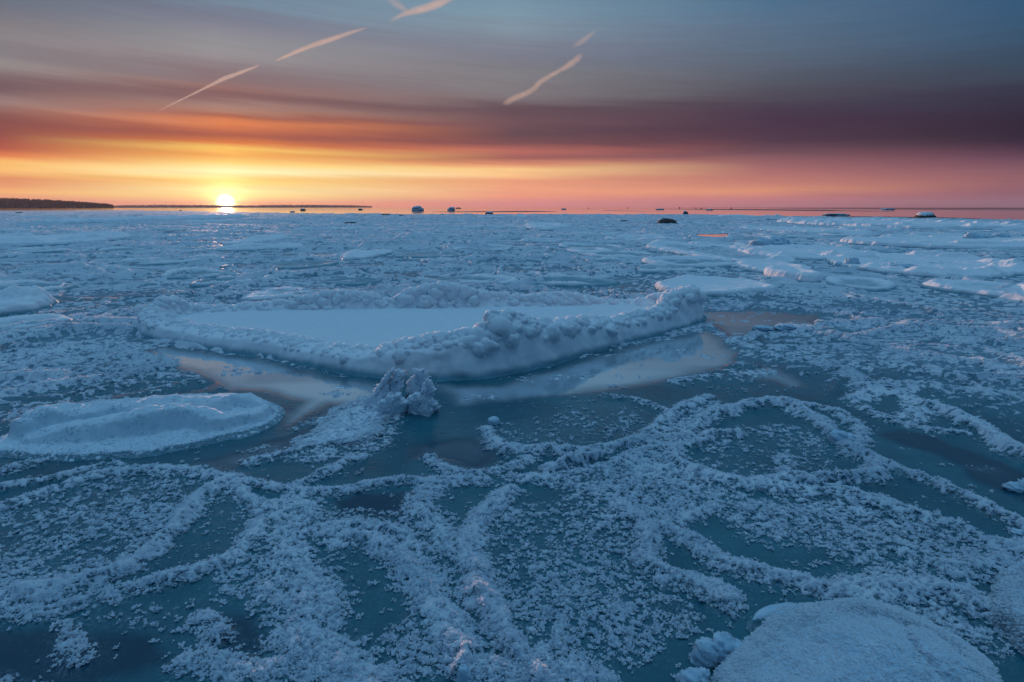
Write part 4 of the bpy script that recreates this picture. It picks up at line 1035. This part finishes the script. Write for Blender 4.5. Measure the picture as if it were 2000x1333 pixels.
# ------------------------------------------------------------------ land on the horizon
def land(name, top, dist, depth, mat, trees, tree_h, tree_mat, forest_name, seed):
    r_ = random.Random(seed)
    def pos(px, d): return ((px-1000)/F*d, d)
    n_ = 140; x0, x1 = top[0][0], top[-1][0]
    V = []; Fq = []
    for i in range(n_):
        px = x0 + (x1-x0)*i/(n_-1)
        ty = np.interp(px, [t[0] for t in top], [t[1] for t in top])
        hgt = max(1.0, (406.3 - ty)/F*dist*1.03)
        for j in range(9):
            q = j/8.0; d = dist + depth*q
            zz = -3 + (hgt+3)*math.sin(math.pi*min(1, q*1.3+.0)*.5)**.8 if q < .77 else hgt
            x, y = pos(px, d); V.append((x, y, zz*(d/dist)))
    for i in range(n_-1):
        for j in range(8): Fq.append((i*9+j, (i+1)*9+j, (i+1)*9+j+1, i*9+j+1))
    me = bpy.data.meshes.new(name); me.from_pydata(V, [], Fq)
    for p in me.polygons: p.use_smooth = True
    me.materials.append(mat); o = bpy.data.objects.new(name, me); C.objects.link(o); tag(o, kind='structure')
    TV, TF = [], []
    for _ in range(trees):
        i = r_.uniform(0, n_-1.01); j = r_.uniform(0, 7.9); a = V[int(i)*9+int(j)]; b = V[(int(i)+1)*9+int(j)+1]
        t = r_.random(); x, y, z = (a[k]*(1-t)+b[k]*t for k in range(3))
        th = tree_h*r_.uniform(.55, 1.2); w = th*r_.uniform(.22, .42); k0 = len(TV)
        for lev, (ww, zz) in enumerate(((1,.12),(.75,.45),(.35,.8))):
            for q in range(6): TV.append((x + w*ww*math.cos(q*1.047+lev)*r_.uniform(.7,1.2), y + w*ww*math.sin(q*1.047+lev), z + th*zz))
        TV.append((x, y, z+th)); 
        for lev in (0,1):
            for q in range(6): TF.append((k0+lev*6+q, k0+lev*6+(q+1)%6, k0+(lev+1)*6+(q+1)%6, k0+(lev+1)*6+q))
        for q in range(6): TF.append((k0+12+q, k0+12+(q+1)%6, k0+18))
    me = bpy.data.meshes.new(forest_name); me.from_pydata(TV, [], TF); me.materials.append(tree_mat)
    o = bpy.data.objects.new(forest_name, me); C.objects.link(o); tag(o, kind='stuff')
M_FAR = mat_plain('hazed_wooded_land', (.05,.045,.06,1), .9, (.08,.07,.09,1), .02)  # distance haze put into the colour: paler and more purple than the headland
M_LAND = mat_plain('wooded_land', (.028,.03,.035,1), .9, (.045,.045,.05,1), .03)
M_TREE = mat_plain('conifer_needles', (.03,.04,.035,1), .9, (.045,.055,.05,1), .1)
M_TREEF = mat_plain('hazed_tree_crowns', (.05,.05,.06,1), .9, (.07,.06,.075,1), .05)  # the same haze tint mixed into the far trees' colour
land('far_shore', [(200,404.2),(240,403.8),(270,402.6),(330,402.2),(420,402.8),(500,403.4),(560,402.4),(640,402.6),(700,403.4),(728,404.6),(734,405)], 3000, 500, M_FAR, 2600, 4.5, M_TREEF, 'far_woodland', 2)
land('headland', [(-700,384),(-300,389),(0,392),(60,393.5),(110,395.5),(150,397.5),(200,400.8),(228,403.2),(242,405)], 1500, 300, M_LAND, 5200, 8, M_TREE, 'woodland', 1)

# wind turbines behind the far shore
M_WT = mat_plain('turbine_paint', (.16,.14,.17,1), .6)
def tube(p0, p1, r0, r1, n=8):
    a = np.array(p0, float); b = np.array(p1, float); d = b-a; d /= np.linalg.norm(d)
    s = np.cross(d, (0,1,0) if abs(d[1]) < .9 else (1,0,0)); s /= np.linalg.norm(s); t = np.cross(d, s)
    V = []
    for c, r_ in ((a, r0), (b, r1)):
        for k in range(n):
            q = 2*math.pi*k/n; V.append(tuple(c + r_*(s*math.cos(q)+t*math.sin(q))))
    F_ = [(k, (k+1)%n, n+(k+1)%n, n+k) for k in range(n)] + [tuple(range(n))[::-1], tuple(range(n, 2*n))]
    return V, F_
def part(name, geoms, parent, mat):
    V, F_ = [], []
    for v, f in geoms:
        k = len(V); V += v; F_ += [tuple(i+k for i in q) for q in f]
    me = bpy.data.meshes.new(name); me.from_pydata(V, [], F_); me.materials.append(mat)
    o = bpy.data.objects.new(name, me); C.objects.link(o); o.parent = parent; return o
WTG = 'wind turbines standing behind the far shore'
wt0 = empty('wind_turbine', (0,0,0), 'tiny distant wind turbine standing behind the far shore near the sun', 'wind turbine', WTG)
part('tower', [tube((0,0,0),(0,0,74),2.2,1.2)], wt0, M_WT)
part('nacelle', [tube((0,-4,75),(0,5,75),1.9,1.6)], wt0, M_WT)
for k in range(3):
    a = math.radians(20+120*k)
    part('blade', [tube((0,-4.5,75),(30*math.sin(a),-4.5,75+30*math.cos(a)),1.1,.3,6)], wt0, M_WT)
for i, px in enumerate((321,344,358,395,410,474,489,509,519,541,546,560,577,602)):
    o = wt0 if i == 0 else copy_thing(wt0)
    d = 9500 + (i*37 % 5)*150
    o.location = ((px-1000)/F*d, d, 0); o.rotation_euler = (0, 0, .1*((i*7) % 5)-.2)

# ------------------------------------------------------------------ contrails: long ribbons of vapour high in the sky
def mat_trail():
    m, t, b = new_mat('contrail_vapour')
    geo = t.n('ShaderNodeNewGeometry').outputs['Position']
    lw = t.n('ShaderNodeLayerWeight'); lw.inputs[0].default_value = .5
    core = t.m('POWER', t.m('SUBTRACT', 1.0, lw.outputs['Facing']), 2.3)
    nz = t.mr(t.noise(geo, .0016, 6, .7), .3, .66, .30, 1)
    dens = t.n('ShaderNodeAttribute', attribute_name='dens').outputs['Fac']
    al = t.m('MULTIPLY', t.m('MULTIPLY', t.m('MULTIPLY', core, nz), dens), .88, clamp=True)
    df = t.n('ShaderNodeBsdfDiffuse'); df.inputs[0].default_value = (1.0,.97,.80,1)  # white vapour with the warm sunlight tinted into its colour, here and below
    tl = t.n('ShaderNodeBsdfTranslucent'); tl.inputs[0].default_value = (1.0,.97,.80,1)
    mx = t.n('ShaderNodeMixShader'); mx.inputs[0].default_value = .6; t.put(mx.inputs[1], df.outputs[0]); t.put(mx.inputs[2], tl.outputs[0])
    tp = t.n('ShaderNodeBsdfTransparent'); m2 = t.n('ShaderNodeMixShader'); t.put(m2.inputs[0], al); t.put(m2.inputs[1], tp.outputs[0]); t.put(m2.inputs[2], mx.outputs[0])
    out = [n for n in m.node_tree.nodes if n.type == 'OUTPUT_MATERIAL'][0]; t.put(out.inputs[0], m2.outputs[0])
    return m
M_TRAIL = mat_trail()
def contrail(label, pts, seed):
    """pts: (px, py, half width px, density) at 26 km"""
    D = 26000.0; pts = smooth_poly([tuple(float(v) for v in p) for p in pts], 2, False)
    V = []; den = []; n_ = 14
    L = []
    for (px, py, w, dn) in pts:
        x, y, z = ray(px, py); k = D/y; L.append((np.array([x*k, D, H+z*k]), 1.15*w*D/F, dn))
    for i, (c, w, dn) in enumerate(L):
        t = L[min(i+1, len(L)-1)][0] - L[max(i-1, 0)][0]; t /= np.linalg.norm(t)
        s = np.cross(t, (0,1,0)); s /= np.linalg.norm(s); b = np.cross(t, s)
        w *= .9+.2*float(vnoise(np.array([i*.6]), np.array([seed*.7]), seed)[0])
        for k in range(n_):
            q = 2*math.pi*k/n_; V.append(c + w*(s*math.cos(q) + b*math.sin(q))); den.append(dn)
    F_ = [(i*n_+k, i*n_+(k+1)%n_, (i+1)*n_+(k+1)%n_, (i+1)*n_+k) for i in range(len(L)-1) for k in range(n_)]
    org = tuple(float(v) for v in L[0][0])
    o = mesh_np('contrail', np.array(V), F_, M_TRAIL, attrs={'dens': den}, origin=org); o.visible_shadow = True
    return tag(o, label, 'contrail')
contrail('thin straight contrail rising to the right above the sun, the lowest piece', [(300,222,.8,0),(330,206,1.5,.45),(380,182,2.2,.6),(420,162,3,.8),(440,152,4.2,.95),(480,138,3.2,.95),(500,130,2,.8),(508,126,1,.0)], 1)
contrail('middle piece of the straight contrail, feathered on top', [(534,120,1,0),(550,114,2.6,.8),(600,92,4.5,.75),(650,76,5,.6),(690,62,3,.5),(722,53,1.5,0)], 2)
contrail('broad fluffy end of the contrail at the top edge, left of centre', [(758,44,2,0),(790,26,5,.45),(830,17,8,.7),(865,4,7,.6),(900,-14,6,.5),(960,-40,6,0)], 3)
contrail('faint short contrail stub slanting down from the top edge', [(745,-20,6,0),(765,2,9,.25),(790,18,6,.3),(802,26,3,0)], 4)
contrail('crooked wispy contrail winding down right of centre', [(1140,104,2,0),(1132,112,7,.45),(1112,128,6,.42),(1080,146,4,.3),(1055,160,6,.45),(1040,178,5,.38),(1010,190,6,.42),(990,200,6,.3),(980,204,3,0)], 5)
contrail('short faint wisp at the top right of the crooked contrail', [(1168,56,2,0),(1150,72,5,.22),(1130,86,6,.2),(1115,94,3,0)], 6)

# ------------------------------------------------------------------ the air between here and the far shore
def haze_box():
    x, y0, y1, z0, z1 = 12000, -400, 11500, -2.0, 120
    V = [(-x,y0,z0),(x,y0,z0),(x,y1,z0),(-x,y1,z0),(-x,y0,z1),(x,y0,z1),(x,y1,z1),(-x,y1,z1)]
    Fq = [(0,3,2,1),(4,5,6,7),(0,1,5,4),(1,2,6,5),(2,3,7,6),(3,0,4,7)]
    me = bpy.data.meshes.new('haze'); me.from_pydata(V, [], Fq)
    m = bpy.data.materials.new('thin_air'); m.use_nodes = True; nt = m.node_tree; nt.nodes.clear()
    o_ = nt.nodes.new('ShaderNodeOutputMaterial'); v = nt.nodes.new('ShaderNodeVolumePrincipled')
    v.inputs['Density'].default_value = 5e-5; v.inputs['Color'].default_value = (.9,.8,.9,1); v.inputs['Anisotropy'].default_value = .3
    nt.links.new(v.outputs[0], o_.inputs['Volume']); me.materials.append(m)
    o = bpy.data.objects.new('haze', me); C.objects.link(o); tag(o, kind='stuff')
haze_box()
